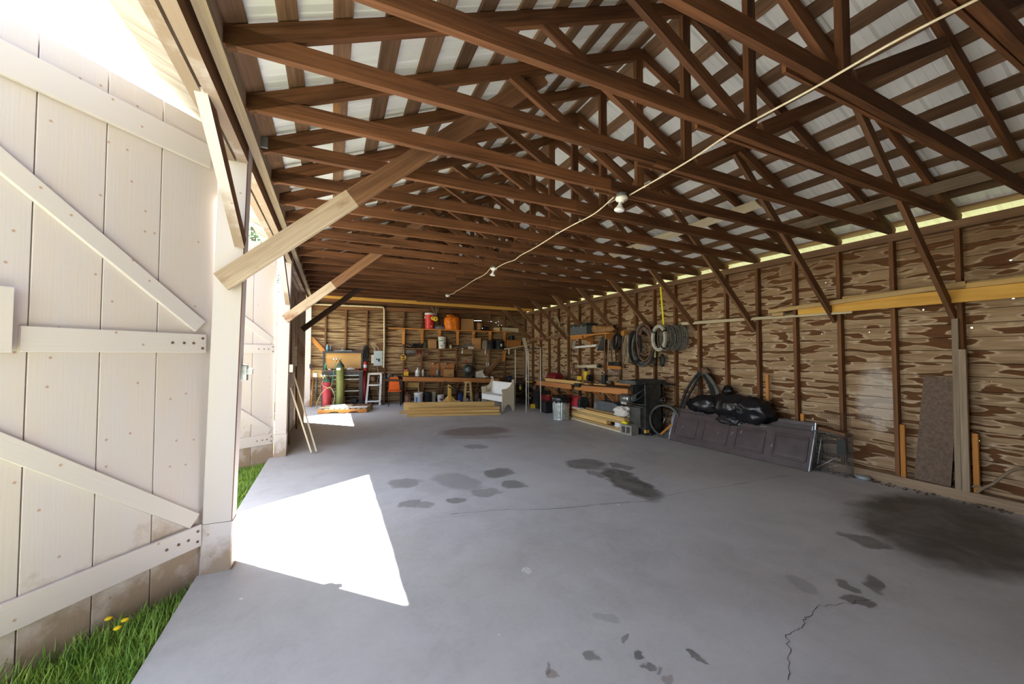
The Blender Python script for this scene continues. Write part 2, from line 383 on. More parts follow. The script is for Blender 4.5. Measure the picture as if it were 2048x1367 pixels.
    def ball(s, c, rx, ry, rz, amp=0, fr=2.0, seed=0, lat=14, lon=20, mi=0, flat=None, rot=0, crease=0):
        c = V(c); rows = []; cr, sr = math.cos(rot), math.sin(rot)
        for i in range(lat+1):
            th = math.pi*i/lat; row = []
            for j in range(lon):
                ph = 2*math.pi*j/lon; d = V((math.sin(th)*math.cos(ph), math.sin(th)*math.sin(ph), math.cos(th)))
                q = 1+amp*noise.noise(d*fr+V((seed, seed*.7, 3)))
                if crease: q -= crease*abs(noise.noise(V((d.x*fr*2.2, d.y*fr*2.2, d.z*fr*1.1))+V((seed*2, 5, seed)))) - crease*.25
                p = V((d.x*rx*q, d.y*ry*q, d.z*rz*q))
                if flat is not None and p.z < -flat: p.z = -flat
                row.append(c+V((p.x*cr-p.y*sr, p.x*sr+p.y*cr, p.z)))
            rows.append(s.add(row))
        for i in range(lat):
            for j in range(lon):
                k = (j+1) % lon
                s.face((rows[i]+j, rows[i+1]+j, rows[i+1]+k, rows[i]+k), [(j/lon, i/lat), (j/lon, (i+1)/lat), ((j+1)/lon, (i+1)/lat), ((j+1)/lon, i/lat)], mi, True)
        return s
    def mesh(s, name, mats, org=(0, 0, 0)):
        me = bpy.data.meshes.new(name); o = V(org)
        me.from_pydata([v-o for v in s.v], [], s.f)
        uv = me.uv_layers.new(name='UVMap'); k = 0; dat = [0.0]*(2*len(me.loops))
        for u in s.u:
            for a in u: dat[2*k], dat[2*k+1] = a; k += 1
        uv.data.foreach_set('uv', dat)
        me.polygons.foreach_set('material_index', s.m); me.polygons.foreach_set('use_smooth', s.s)
        for m in ([mats] if isinstance(mats, str) else mats): me.materials.append(MATS[m])
        me.update(); return me

ORG = {}
def put(name, mb, mats, parent=None, org=None, label=None, cat=None, group=None, kind=None):
    """link one mesh; a child keeps its parent's origin, a top-level mesh gets its own at the middle of its foot"""
    if parent is not None: o0 = ORG[parent.name]
    elif org is not None: o0 = V(org)
    else:
        xs = [v.x for v in mb.v]; ys = [v.y for v in mb.v]
        o0 = V(((min(xs)+max(xs))/2, (min(ys)+max(ys))/2, min(v.z for v in mb.v)))
    o = bpy.data.objects.new(name, mb.mesh(name, mats, o0)); C.objects.link(o); ORG[o.name] = o0
    if parent is not None: o.parent = parent
    else: o.location = o0
    return tag(o, label, cat, group, kind)
def tag(o, label=None, cat=None, group=None, kind=None):
    if label: o['label'] = label
    if cat: o['category'] = cat
    if group: o['group'] = group
    if kind: o['kind'] = kind
    return o
def thing(name, loc, label, cat, group=None, kind=None):
    o = bpy.data.objects.new(name, None); C.objects.link(o); o.empty_display_size = .1
    o.location = V(loc); ORG[o.name] = V(loc); return tag(o, label, cat, group, kind)
def dup(root, dv, label, rot=None):
    """a copy of a thing with copies of its parts and sub-parts"""
    r = root.copy(); C.objects.link(r); r.location = root.location+V(dv); r['label'] = label; ORG[r.name] = r.location.copy()
    if rot is not None: r.rotation_euler.z = rot
    for ch in list(root.children):
        c = ch.copy(); C.objects.link(c); c.parent = r
        for g in list(ch.children):
            d = g.copy(); C.objects.link(d); d.parent = c
    return r
ORD = 'first second third fourth fifth sixth seventh eighth ninth tenth eleventh twelfth thirteenth fourteenth fifteenth sixteenth seventeenth eighteenth nineteenth twentieth twenty-first twenty-second twenty-third twenty-fourth twenty-fifth twenty-sixth'.split()
def ring(c, r1, r2, a, b, n=24, ph=0):
    a, b = V(a), V(b); return [V(c)+a*r1*math.cos(2*math.pi*i/n+ph)+b*r2*math.sin(2*math.pi*i/n+ph) for i in range(n)]
def spline(pts, k=6):
    pts = [V(p) for p in pts]; out = []
    for i in range(len(pts)-1):
        p0 = pts[max(i-1, 0)]; p1 = pts[i]; p2 = pts[i+1]; p3 = pts[min(i+2, len(pts)-1)]
        for j in range(k):
            t = j/k
            out.append(.5*((2*p1)+(p2-p0)*t+(2*p0-5*p1+4*p2-p3)*t*t+(3*p1-p0-3*p2+p3)*t**3))
    return out+[pts[-1]]

# ------------------------------------------------------------------ barn numbers
PITCH = .545                              # spacing of trusses and studs
YK = lambda k: 1.71+PITCH*k
RX, RS, RSR = 2.70, .434, .415                       # ridge x, roof slope
def rz_(x): return 4.42-(RS if x < RX else RSR)*abs(x-RX)      # underside of the rafters
def roofz(x): return 4.565-(RS if x < RX else RSR)*abs(x-RX)   # underside of the sheet
YB, YE = -1.4, 13.6
def endy(x): return EA.y+(x-EA.x)*EX.y/EX.x

# ---- floor, ground
mb = MB(); mb.bar((2.7, YB, -.08), (2.7, YE, -.08), 7.08, .16, (1, 0, 0))
put('floor', mb, 'concrete', org=(0, 0, 0), label='worn grey concrete barn floor with dark oil stains', cat='floor', kind='structure')
mb = MB(); i = mb.add([(-90, -90, -.10), (90, -90, -.10), (90, 90, -.10), (-90, 90, -.10)]); mb.face((i, i+1, i+2, i+3), [(0, 0), (1, 0), (1, 1), (0, 1)])
put('ground', mb, 'lawn', org=(0, 0, -.1), label='grassy yard around the outside of the barn', cat='ground', kind='structure')
mb = MB(); i = mb.add([(-16, -30, -.095), (-3.2, -30, -.095), (-3.2, 40, -.095), (-16, 40, -.095)]); mb.face((i, i+1, i+2, i+3), [(0, 0), (1, 0), (1, 1), (0, 1)])  # added unseen pale ground, bounces sunlight up to the ceiling
put('bounce_ground', mb, 'palebounce', label='added unseen pale ground bouncing light in through the open doors', cat='bounce ground', kind='structure')
def ribbon(name, pts, w, lab):
    P = [fl(*p) for p in pts]; mb = MB(); Q = []
    for i, p in enumerate(P[:-1]):
        for j in range(6):
            t = j/6; q = p.lerp(P[i+1], t); Q.append(q+V((R(-.012, .012), R(-.012, .012), .0012)))
    Q.append(P[-1]+V((0, 0, .0012)))
    for a, b in zip(Q, Q[1:]):
        d = (b-a).normalized(); n = V((-d.y, d.x, 0))*w*R(.4, 1.2)
        i = mb.add([a-n, b-n, b+n, a+n]); mb.face((i, i+1, i+2, i+3), [(0, 0)]*4)
    put(name, mb, 'crackdark', label=lab, cat='crack', kind='structure')
ribbon('floor_crack', [(900, 1027), (1000, 1019), (1110, 1017), (1200, 1008), (1290, 1002), (1350, 987), (1450, 972), (1545, 955), (1580, 950)], .0035, 'thin jagged crack running across the middle of the concrete floor')
ribbon('floor_crack', [(1740, 1196), (1690, 1207), (1640, 1212), (1612, 1235), (1600, 1258), (1575, 1270), (1580, 1310), (1576, 1360)], .002, 'hairline crack wandering over the concrete toward the camera')

# ---- plank walls
def plankwall(name, mat, P0, ax, nrm, segs, ph, th, label, holes=(), top=None):
    """horizontal planks; segs: (s0, s1) along ax; top(s)->height; the face looks along nrm"""
    mb = MB(); P0, ax, nrm = V(P0), V(ax), V(nrm)
    for s0, s1 in segs:
        z = 0.0; row = 0
        zmax = max(top(s0), top(s1), top((s0+s1)/2) if s0 < (s1) else 0, *(top(s0+(s1-s0)*q/20) for q in range(21)))
        while z < zmax-1e-3:
            h = ph*R(.94, 1.06); z2 = min(z+h, zmax); uo, vo = R(0, 90), row*3.7+R(0, .9); off = R(0, .007)
            a0, a1 = s0, s1                                     # the part of the row below the roof line
            zm = (z+z2)/2
            if top(s0) < zm or top(s1) < zm:
                ins = [s0+(s1-s0)*q/140 for q in range(141) if top(s0+(s1-s0)*q/140) >= zm]
                if not ins: break
                a0, a1 = ins[0], ins[-1]
            cuts = [(a0, a1, z, z2)]
            for hs, hz, hw, hh in holes:
                new = []
                for c0, c1, b0, b1 in cuts:
                    if c0 < hs-hw/2 and hs+hw/2 < c1 and b0 < hz < b1:
                        lo, hi = max(b0, hz-hh/2), min(b1, hz+hh/2)
                        new += [(c0, hs-hw/2, b0, b1), (hs+hw/2, c1, b0, b1)]
                        if lo > b0: new.append((hs-hw/2, hs+hw/2, b0, lo))
                        if hi < b1: new.append((hs-hw/2, hs+hw/2, hi, b1))
                    else: new.append((c0, c1, b0, b1))
                cuts = new
            for c0, c1, b0, b1 in cuts:
                e = .0035
                e0 = e if b0 == z else 0; e1 = e if b1 == z2 else 0
                f = nrm*off
                pts = [P0+ax*c0+Z*(b0+e0)+f, P0+ax*c1+Z*(b0+e0)+f, P0+ax*c1+Z*(b1-e1)+f, P0+ax*c0+Z*(b1-e1)+f,
                       P0+ax*c0+Z*b0-nrm*th, P0+ax*c1+Z*b0-nrm*th, P0+ax*c1+Z*b1-nrm*th, P0+ax*c0+Z*b1-nrm*th]
                i = mb.add(pts); U = lambda a, b: (uo+a, vo+b-z)
                mb.face((i, i+1, i+2, i+3), [U(c0, b0), U(c1, b0), U(c1, b1), U(c0, b1)])
                mb.face((i+7, i+6, i+5, i+4), [U(c0, b1), U(c1, b1), U(c1, b0), U(c0, b0)])
                for a, b in ((0, 1), (1, 2), (2, 3), (3, 0)):
                    mb.face((i+a, i+4+a, i+4+b, i+b), [U(c0, b0)]*4 if a in (1, 3) else [U(c0, b0), U(c0, b0), U(c1, b0), U(c1, b0)])
            z = z2; row += 1
    return put(name, mb, mat, org=(0, 0, 0), label=label, cat='wall', kind='structure')
def hole_r(u, v, w=.011, h=.012): p = rw(u, v); return (p.y, p.z, w, h)
HR = [hole_r(*p) for p in [(2021, 520, .02, .014), (2026, 596, .02, .016), (1943, 655, .02, .014), (1846, 619, .018, .014), (1738, 664, .014, .012), (1643, 667, .014, .012), (1651, 565, .018, .012),
      (1440, 665, .014, .014), (1378, 683, .008, .008), (1422, 731, .012, .012), (1547, 829, .014, .012), (1625, 837, .014, .012), (1380, 579, .010, .010), (1259, 635, .010, .01), (1983, 763, .008, .008), (1957, 881, .014, .012), (1471, 664, .007, .007)]]
plankwall('wall_right', 'siding', (XW, 0, 0), (0, 1, 0), (-1, 0, 0), [(YB, 12.31)], .146, .02, 'long wall of brown weathered horizontal boards opposite the barn doors', HR, lambda s: 3.0)
def hole_e(u, v, w, h): p = ew(u, v); return ((p-EA).dot(EX), p.z, w, h)
HE = [hole_e(*p) for p in [(809, 575, .07, .03), (823, 576, .07, .03), (837, 577, .09, .03), (812, 584, .17, .03), (831, 585, .06, .03), (843, 586, .03, .03), (866, 579, .02, .02),
      (955, 641, .30, .012), (980, 642.5, .12, .010), (992, 645, .06, .008), (997, 643, .015, .015), (997, 650, .015, .012), (1003, 650, .015, .012), (965, 656, .02, .015)]]
EL = (EB-EA).length
plankwall('wall_end', 'siding_end', EA, EX, EN, [(-.02, EL+.02)], .135, .02, 'end wall of streaked tan boards behind the workbench', HE, lambda s: roofz(EA.x+EX.x*s)-.03)
plankwall('wall_front', 'siding_end', (6.2, YB, 0), (-1, 0, 0), (0, 1, 0), [(0, 7.0)], .14, .02, 'gable wall of boards at the camera end of the barn', (), lambda s: roofz(6.2-s)-.03)
plankwall('wall_left', 'wallboard', (-.72, 0, 0), (0, -1, 0), (1, 0, 0), [(-9.86, -6.93), (-.02, -YB)], .15, .02, 'closed board bay between two posts on the door side', (), lambda s: 3.0)

# ---- sill and plates
for nm, P0, P1, w, t, wv, mt, lab in [
    ('sill_beam', (6.13, YB, .055), (6.13, 12.25, .055), .11, .14, Z, 'sill', 'rough timber sill along the foot of the board wall'),
    ('wall_plate', (6.145, YB, 2.955), (6.145, 12.3, 2.955), .09, .10, Z, 'plate', 'timber plate on top of the board wall studs'),
    ('wall_plate', (-.53, YB, 3.09), (-.53, 13.1, 3.09), .12, .06, Z, 'greywood', 'weathered plate carrying the truss ends above the doors')]:
    mb = MB(); mb.bar(P0, P1, w, t, wv); put(nm, mb, mt, label=lab, cat='beam', kind='structure')
mb = MB(); mb.bar(EA+EN*.05+Z*2.98, EB+EN*.05+Z*2.98, .12, .09); put('wall_plate', mb, 'stud', label='horizontal plate across the top of the end wall studs', cat='beam', kind='structure')
mb = MB()
for i in range(120):
    p = V((R(5.93, 6.06), R(1.2, 3.1), 0)); r = R(.004, .013)
    mb.ball(p+Z*r*.4, r*R(1, 2.2), r*R(1, 2), r*.6, .3, 2, i, 4, 6)
put('floor_debris', mb, 'debris', label='crumbled dirt and wood debris along the foot of the sill', cat='debris', kind='stuff')

# ---- right wall studs
def stud_at(y, x=XW-.045, top=2.91):
    mb = MB(); mb.bar((x, y, .10), (x, y, top), .042, .085, (0, 1, 0)); return mb
ks = list(range(-1, 20)); first = None
for n, k in enumerate(ks):
    lab = 'upright wall stud on the board wall, %s from the camera end' % ORD[n]
    if first is None: first = put('wall_stud', stud_at(YK(k)), 'stud', label=lab, cat='stud', group='studs on the long board wall')
    else: dup(first, (0, YK(k)-YK(ks[0]), 0), lab)
# end wall studs, by where the photo shows them
EST = [651, 691, 733, 769, 807, 843, 879, 913, 946, 979, 1009]
for n, u in enumerate(EST):
    p = ew(u, 700, .045); p.z = 0
    mb = MB(); mb.bar(p, p+Z*2.92, .05, .085, EX)
    put('wall_stud', mb, 'stud', label='upright stud on the end wall, %s from its door side corner' % ORD[n], cat='stud', group='studs on the end wall')

# ---- roof
def roofside(sgn, label):
    mb = MB(); x0, x1 = RX, (-.62 if sgn < 0 else 6.62)
    ys = []; y = YB-.15
    while y < YE+.1:
        ys += [(y, 0), (y+.018, .018), (y+.042, .018), (y+.060, 0), (y+.105, 0), (y+.112, .005), (y+.119, 0), (y+.165, 0), (y+.172, .005), (y+.179, 0)]
        y += .229
    A = [mb.add([(x0, yy, roofz(x0)+dz), (x1, yy, roofz(x1)+dz), (x0, yy, roofz(x0)+dz+.002), (x1, yy, roofz(x1)+dz+.002)]) for yy, dz in ys]
    for a, b in zip(A, A[1:]):
        mb.face((a, a+1, b+1, b), [(0, 0), (1, 0), (1, 1), (0, 1)]); mb.face((a+2, b+2, b+3, a+3), [(0, 0), (1, 0), (1, 1), (0, 1)])
    if sgn < 0:
        E_ = [mb.add([(-.62, yy, roofz(-.62)+dz), (-1.02, yy, 3.335+dz)]) for yy, dz in ys]
        for a, b in zip(E_, E_[1:]): mb.face((a, a+1, b+1, b), [(0, 0), (1, 0), (1, 1), (0, 1)])
    put('roof', mb, 'metalroof', org=(0, 0, 0), label=label, cat='roof', kind='structure')
roofside(-1, 'white ribbed metal roof slope on the door side'); roofside(1, 'white ribbed metal roof slope over the board wall side')
dpos = [.09, .43, .71, .99, 1.27, 1.55, 1.83, 2.11, 2.39, 2.67, 2.93, 3.18]
for sgn, side in ((-1, 'door side'), (1, 'board wall side')):
    for n, d in enumerate(dpos):
        x = RX+sgn*d; p = V((x, 0, roofz(x)-.012)); a = V((sgn, 0, -RS)).normalized()
        w = .15 if n == 0 else R(.095, .125)
        if sgn < 0 and n == 11: w = .16
        mb = MB(); mb.bar(p+V((0, YB, 0)), p+V((0, YE-.5, 0)), w, .022, a)
        put('roof_board', mb, 'purlin', label='roof board under the metal, %s down from the ridge on the %s' % (ORD[n], side), cat='roof board', group='roof boards under the %s slope' % side)
p = V((RX+3.46, 0, roofz(RX+3.46)-.012)); mb = MB(); mb.bar(p+V((0, YB, 0)), p+V((0, YE-.8, 0)), .09, .022, (1, 0, -RS))
put('roof_board', mb, 'plate', label='lowest roof board at the eave of the board wall side', cat='roof board', group='roof boards under the board wall side slope')
# old board lying across the chords of the far slope, new lighter board
mb = MB(); a, b = V((4.63, 2.9, 3.36)), V((4.63, 5.6, 3.36)); mb.bar(a, b, .14, .02, (1, 0, -RS))
put('roof_board', mb, 'pale', label='pale replacement board lying along the slope over the board wall side', cat='roof board')
mb = MB(); mb.bar((5.55, .7, 3.235), (5.55, 3.1, 3.235), .15, .02, (1, 0, -RS))
put('roof_board', mb, 'greywood', label='wide grey board tacked under the lower rafters of the board wall side', cat='roof board')

# ---- trusses
def truss():
    t = thing('roof_truss', (RX, 0, 3.05), 'x', 'truss', 'roof trusses along the barn'); O = 0.0
    def part(n, a, b, w=.10, th=.042, dy=0.0, wv=(0, 0, 1)):
        mb = MB(); mb.bar((a[0], dy, a[1]), (b[0], dy, b[1]), w, th, wv); put(n, mb, 'truss', t)
    part('bottom_chord', (-.503, 3.105), (2.3, 3.105)); part('bottom_chord', (2.302, 3.10), (6.10, 3.055))
    part('splice_board', (2.15, 3.085), (4.35, 3.085), .10, .02, .034)
    h = .055
    part('rafter', (-.505, rz_(-.505)+h), (RX, rz_(RX)+h)); part('rafter', (6.19, rz_(6.19)+h), (RX, rz_(RX)+h))
    part('king_post', (2.66, 3.155), (2.66, 4.44), .085, .04, 0, (1, 0, 0))
    part('web', (2.56, 3.17), (1.30, rz_(1.30)+.02), .085, .038); part('web', (2.77, 3.17), (4.10, rz_(4.10)+.02), .085, .038)
    return t
T0 = truss(); T0.location.y = YK(-3); ORG[T0.name] = T0.location.copy()
T0['label'] = 'dark roof truss, first from the camera end of the barn'
for n, k in enumerate(range(-2, 20)):
    dup(T0, (0, YK(k)-YK(-3), R(-.008, .008)), 'dark roof truss, %s from the camera end of the barn' % ORD[n+1])
for n, (dz, lab) in enumerate(((0, 'new yellow board across the trusses before the end wall, lower of two'), (.105, 'new yellow board across the trusses before the end wall, upper of two'))):
    mb = MB(); mb.bar((-.5, 11.26, 3.085+dz), (6.05, 11.40, 3.02+dz), .098, .04); put('cross_beam', mb, 'yellow', label=lab, cat='beam', group='new yellow boards at the end wall')

# ---- braces up from the studs of the board wall, and from the posts
for n, k in enumerate(range(0, 20, 2)):
    y = YK(k)+.046; mb = MB(); zb = 2.0+R(-.05, .05)
    mb.bar((6.13, y, zb), (4.12, y, rz_(4.12)+.04), .095, .04)
    put('knee_brace', mb, 'brace', label='slanting plank brace from board wall to rafter, %s from the camera end' % ORD[n], cat='brace', group='braces along the board wall')
# ------------------------------------------------------------------ door side: posts, headers, doors
def post(name, b, t, w, dpt, mats, label, foot=True):
    p = thing(name, (b[0], b[1], 0), label, 'post', 'posts between the door bays')
    bb, tt = V(b), V(t); q = bb.lerp(tt, .11)
    mb = MB(); mb.bar(q, tt, w, dpt, (1, 0, 0), 0, fm={1: 1}, ch=.006); 
    put('shaft', mb, mats, p)
    mb = MB(); mb.bar(bb, q-Z*.003, w*1.06, dpt*1.04, (1, 0, 0), 0, ch=.008); put('foot_block', mb, mats, p)
    return p
post('door_post', (-.735, 3.485, 0), (-.665, 3.43, 3.2), .175, .14, ('postpaint', 'brace'), 'white painted door post beside the open door, first from the camera')
post('door_post', (-.70, 6.87, 0), (-.665, 6.87, 3.12), .16, .14, ('postpaint', 'brace'), 'white painted door post with two boards leaning by it, second from the camera')
mb = MB(); mb.bar((-.665, 9.93, 0), (-.665, 9.93, 3.1), .20, .14, (1, 0, 0)); put('door_post', mb, 'braceold', label='unpainted brown door post, third from the camera', cat='post', group='posts between the door bays')
mb = MB(); mb.bar((-.66, 12.98, 0), (-.66, 12.98, 3.0), .15, .14, (1, 0, 0)); put('door_post', mb, 'postpaint', label='white painted corner post at the end wall', cat='post', group='posts between the door bays')
mb = MB(); mb.bar((-.70, .15, 0), (-.68, .15, 3.1), .17, .14, (1, 0, 0)); put('door_post', mb, 'postpaint', label='white painted door post next to the camera', cat='post', group='posts between the door bays')
for n, (a, b) in enumerate(((YB, 3.36), (3.51, 6.80), (6.95, 9.86), (10.01, 12.95))):
    for x, wd, nm in ((-.69, .06, 'outer'), (-.612, .064, 'inner')):
        mb = MB(); mb.bar((x, a, 3.03), (x, b, 3.03), .15, wd, Z, 0, fm={2: 1} if nm == 'inner' else None)
        put('door_header', mb, ('postpaint', 'stud'), label='%s plank of the door header over the %s bay from the camera' % (nm, ORD[n]), cat='beam', group='door headers')
# boarded soffit of the eave, each board running along the barn
mb = MB(); y = YB
while y < 13.0:
    h = R(.16, .30); mb.bar((-.655, y+h/2, 3.125), (-1.0, y+h/2, 3.295), h-.004, .02, (0, 1, 0)); y += h
put('eave_soffit', mb, 'soffit', label='weathered soffit boards under the eave above the doors', cat='soffit', kind='structure')
mb = MB()
y = YB
while y < 13.0:
    h = R(.14, .3); mb.bar((-1.0, y, 3.31), (-1.0, min(y+h, 13), 3.31), R(.02, .05), .03, (1, 0, -.4)); y += h
put('eave_shingle_edge', mb, 'soffit', label='ragged old shingle edge along the eave over the doors', cat='shingles', kind='structure')

def door(name, H, d, lab, w=1.68, mid=(1.56, 1.69)):
    H, d = V((*H, 0)), V((*d, 0)).normalized(); n = V((-d.y, d.x, 0))
    if n.y > 0: n = -n
    t = thing(name, H, lab, 'door', kind='structure')
    P = lambda s, z, o=0: H+d*s+Z*z+n*o
    mb = MB(); s = -.075 if name == 'door_1' else -.02; ws = [.29+(.075 if name == 'door_1' else .02), .28, .28, .28, .27, .28]
    for q in ws:
        mb.bar(P(s+q/2, -.10+R(-.01, .01), -.016), P(s+q/2, 3.205+R(-.006, .006), -.016), q-.006, .026, d, ch=.002); s += q
    s = -.075 if name == 'door_1' else -.02
    for q in ws[:-1]:
        s += q; mb.bar(P(s, -.09, -.034), P(s, 3.17, -.034), .05, .012, d)  # added strips behind the seams, keep sunlight from leaking through
    put('planking', mb, 'doorpaint', t)
    tw = sum(ws); rails = {}
    for nm, z0, z1, a in (('top_rail', 2.89, 3.055, .0), ('middle_rail', *mid, .0), ('bottom_rail', .21, .36, .0)):
        mb = MB(); mb.bar(P(a+.005, (z0+z1)/2, .012), P(tw-.01 if nm != 'middle_rail' else .885, (z0+z1)/2, .012), z1-z0, .026, Z, ch=.003)
        rails[nm] = put(nm, mb, 'railpaint', t)
    if mid: 
        mb = MB(); mb.bar(P(.925, 1.715, .03), P(1.25, 1.715, .03), .315, .05, Z, ch=.004); put('latch_board', mb, 'railpaint', t)
        mb = MB(); mb.bar(P(1.27, (mid[0]+mid[1])/2, .012), P(tw-.01, (mid[0]+mid[1])/2, .012), mid[1]-mid[0], .026, Z, ch=.003); put('middle_rail', mb, 'railpaint', t)
    for z0, z1, s0, s1 in ((1.745, 2.84, .045, 1.43), (.40, 1.53, .05, 1.44)):
        mb = MB(); mb.bar(P(s0, z0, .012), P(s1, z1, .012), .098, .026, Z, ch=.003); put('diagonal_brace', mb, 'railpaint', t)
    for z, rn in (((mid[0]+mid[1])/2, 'middle_rail'), (.285, 'bottom_rail')):
        mb = MB()
        for ss, dz in ((.03, .035), (.03, -.035), (.09, 0), (.15, 0), (.22, 0)):
            mb.rev([(.009, 0), (.009, .004), (.004, .007)], P(ss, z+dz, .024), n, 8)
        put('rusty_bolt_heads', mb, 'rustbrown', rails[rn])
    return t
door('door_1', (-.83, 3.42), (-.652, -.758), 'large white board door standing open beside the camera')
door('door_2', (-.80, 6.82), (-.87, -.5), 'white board door standing open between the two white posts')
door('door_3', (-.80, 12.95), (-.87, -.5), 'white board door standing open at the end wall corner')

def kb(a, b, w, t, wv, mats, label, fm=None):
    mb = MB(); mb.bar(a, b, w, t, wv, 0, fm=fm); put('knee_brace', mb, mats, label=label, cat='brace', group='braces at the door posts')
def kb2(a, b, w, t, f, label):
    a, b = V(a), V(b); m = a.lerp(b, f); mb = MB(); mb.bar(a, m, w, t, Z, 0); mb.bar(m, b, w, t, Z, 1); put('knee_brace', mb, ('braceold', 'brace'), label=label, cat='brace', group='braces at the door posts')
kb((-.62, 3.37, 2.36), (-.66, 2.55, 3.01), .06, .10, (1, 0, 0), ('postpaint', 'brace'), 'short white brace from first white post up to door header', {1: 1})
kb((-.63, 6.79, 2.34), (-.655, 6.0, 2.99), .06, .10, (1, 0, 0), ('postpaint', 'brace'), 'short white brace from second white post up to door header', {1: 1})
kb2((-.72, 3.33, 2.06), (1.62, 2.845, 3.95), .14, .036, .36, 'long weathered plank brace from first white post up into the rafters')
kb2((-.66, 6.77, 2.08), (1.55, 6.10, 3.90), .13, .036, .30, 'long plank brace from second white post up into the rafters')
kb((-.62, 9.84, 2.10), (1.55, 9.37, 3.90), .12, .036, Z, 'dark', 'dark plank brace from the third post up into the rafters')
mb = MB(); mb.bar(ew(623, 676, .12), ew(648, 703, .12), .12, .03, Z); put('knee_brace', mb, 'orange', label='short diagonal board on the end wall beside the tool bench', cat='brace')
# wiring on the door side plate
mb = MB(); mb.tube([(-.512+.004*math.sin(y*9), y, 3.045+.005*math.sin(y*5)) for y in [YB+.12*i for i in range(122)]], .010)
put('electric_cable', mb, 'cable', label='tan cable stapled along the plate above the doors', cat='cable')
mb = MB(); mb.box((-.50, 3.36, 3.12), (.09, .09, .09), 0, 0, .006); put('junction_box', mb, 'greymetal', label='grey junction box on top of first white post', cat='electrical box')
t = thing('light_switch_box', (-.63, 3.50, 1.36), 'metal switch box with cover on inner side of first white post', 'electrical box')
mb = MB(); mb.box((-.610, 3.50, 1.41), (.055, .075, .115), 0, 0, .006); put('box_shell', mb, 'galv', t)
mb = MB(); mb.box((-.566, 3.50, 1.42), (.035, .045, .045), 0, 0, .006); put('socket_cover', mb, 'white', t)
mb = MB(); mb.box((-.575, 6.86, 1.33), (.05, .07, .12), 0, 0, .006); put('outlet_box', mb, 'offwhite', label='small pale outlet box on the second white post', cat='electrical box')
mb = MB(); mb.box((-.58, 12.90, 1.19), (.06, .07, .13), 0, 0, .006); put('outlet_box', mb, 'black', label='small dark box on the white corner post', cat='electrical box')
for a, b, lab in (((-.205, 6.83, .0), (-.565, 7.21, 1.22), 'pale thin board leaning beside second white post, longer of two'), ((-.275, 6.80, .0), (-.59, 6.985, 1.02), 'pale thin board leaning beside second white post, shorter of two')):
    mb = MB(); mb.bar(V(a)+Z*.02, b, .022, .055, (1, 0, .3)); put('leaning_board', mb, 'pale', label=lab, cat='board', group='boards leaning by the post')
for y, z0, z1, w, mt, lab in ((7.35, 1.30, 2.75, .09, 'greywood', 'tall grey board hung on the closed bay by second white post'), (7.85, 1.25, 2.3, .12, 'brace', 'short brown board hung in the middle of the closed bay'), (8.75, 1.7, 2.85, .10, 'braceold', 'pale board hung high on the closed bay near third post'), (7.7, .0, .95, .10, 'greywood', 'grey board standing on the floor against the closed bay'), (9.2, .0, 1.3, .09, 'brace', 'brown board standing on the floor against the closed bay')):
    mb = MB(); mb.bar((-.66, y, z0), (-.68, y, z1), w, .03, (0, 1, 0)); put('hung_board', mb, mt, label=lab, cat='board', group='boards on the closed bay')
# ---- outside: grass, dandelions, tree
random.seed(21)
mb = MB()
dd = V((-.652, -.758, 0)); nn = V((.758, -.652, 0)); Hn = V((-.83, 3.42, 0))
cnt = 0
while cnt < 30000:
    p = V((-.838-abs(random.gauss(0, .55)), R(.9, 6.95), -.09))
    q = p-Hn; s, o = q.dot(dd), q.dot(nn)
    if p.y < 3.5 and (o < .012 or p.x < -2.3): continue
    if p.x < -2.0: continue
    clump = noise.noise(p*2.3)
    h = R(.045, .10)*(1.1+clump*.9)*(1.25 if p.y < 3.4 else .75); a = R(0, 6.28); w = R(.002, .0042); b = V((math.cos(a), math.sin(a), 0)); e = V((-b.y, b.x, 0))
    ln = R(.15, .75)*h
    if p.x+b.x*ln > -.832: b.x = -abs(b.x)
    i = mb.add([p-e*w, p+e*w, p+e*w*.8+b*ln*.35+Z*h*.6, p-e*w*.8+b*ln*.35+Z*h*.6, p+b*ln+Z*h])
    mb.face((i, i+1, i+2, i+3), [(0, 0)]*4); mb.face((i+3, i+2, i+4), [(0, 0)]*3); cnt += 1
put('grass', mb, 'grassblade', org=(0, 0, -.1), label='green grass growing along the edge of the concrete', cat='grass', kind='stuff')
for n, (u, v, lab) in enumerate(((217, 1239, 'yellow dandelion closest to the foot of the open door'), (250, 1242, 'yellow dandelion closest to the concrete edge'), (235, 1258, 'yellow dandelion lowest of three by the open door'))):
    p = px(u, v, z=.035); mb = MB(); mb.tube([p-Z*.12, p-Z*.06+V((.004, 0, 0)), p], .0018, 5, 0)
    mb.rev([(.003, 0), (.016, .004), (.018, .009), (.012, .014), (.0, .016)], p, Z, 10, 1)
    put('dandelion', mb, ('grassblade', 'dandelion'), label=lab, cat='flower', group='dandelions in the grass')
c = px(503, 466, y=24); t = thing('yard_tree', (c.x, c.y, -.1), 'leafy green tree standing outside beyond the doors', 'tree')
mb = MB(); mb.tube([(c.x, c.y, -.1), (c.x+.1, c.y, 2.5), (c.x, c.y+.1, 5), (c.x, c.y, 8.5)], .22, 8)
for i in range(9):
    a = i*2.4; z = 3.2+i*.55; mb.tube([(c.x, c.y, z), (c.x+math.cos(a)*1.2, c.y+math.sin(a)*1.2, z+.9), (c.x+math.cos(a)*2.2, c.y+math.sin(a)*2.2, z+1.4)], .06, 5)
put('trunk', mb, 'bark', t)
mb = MB()
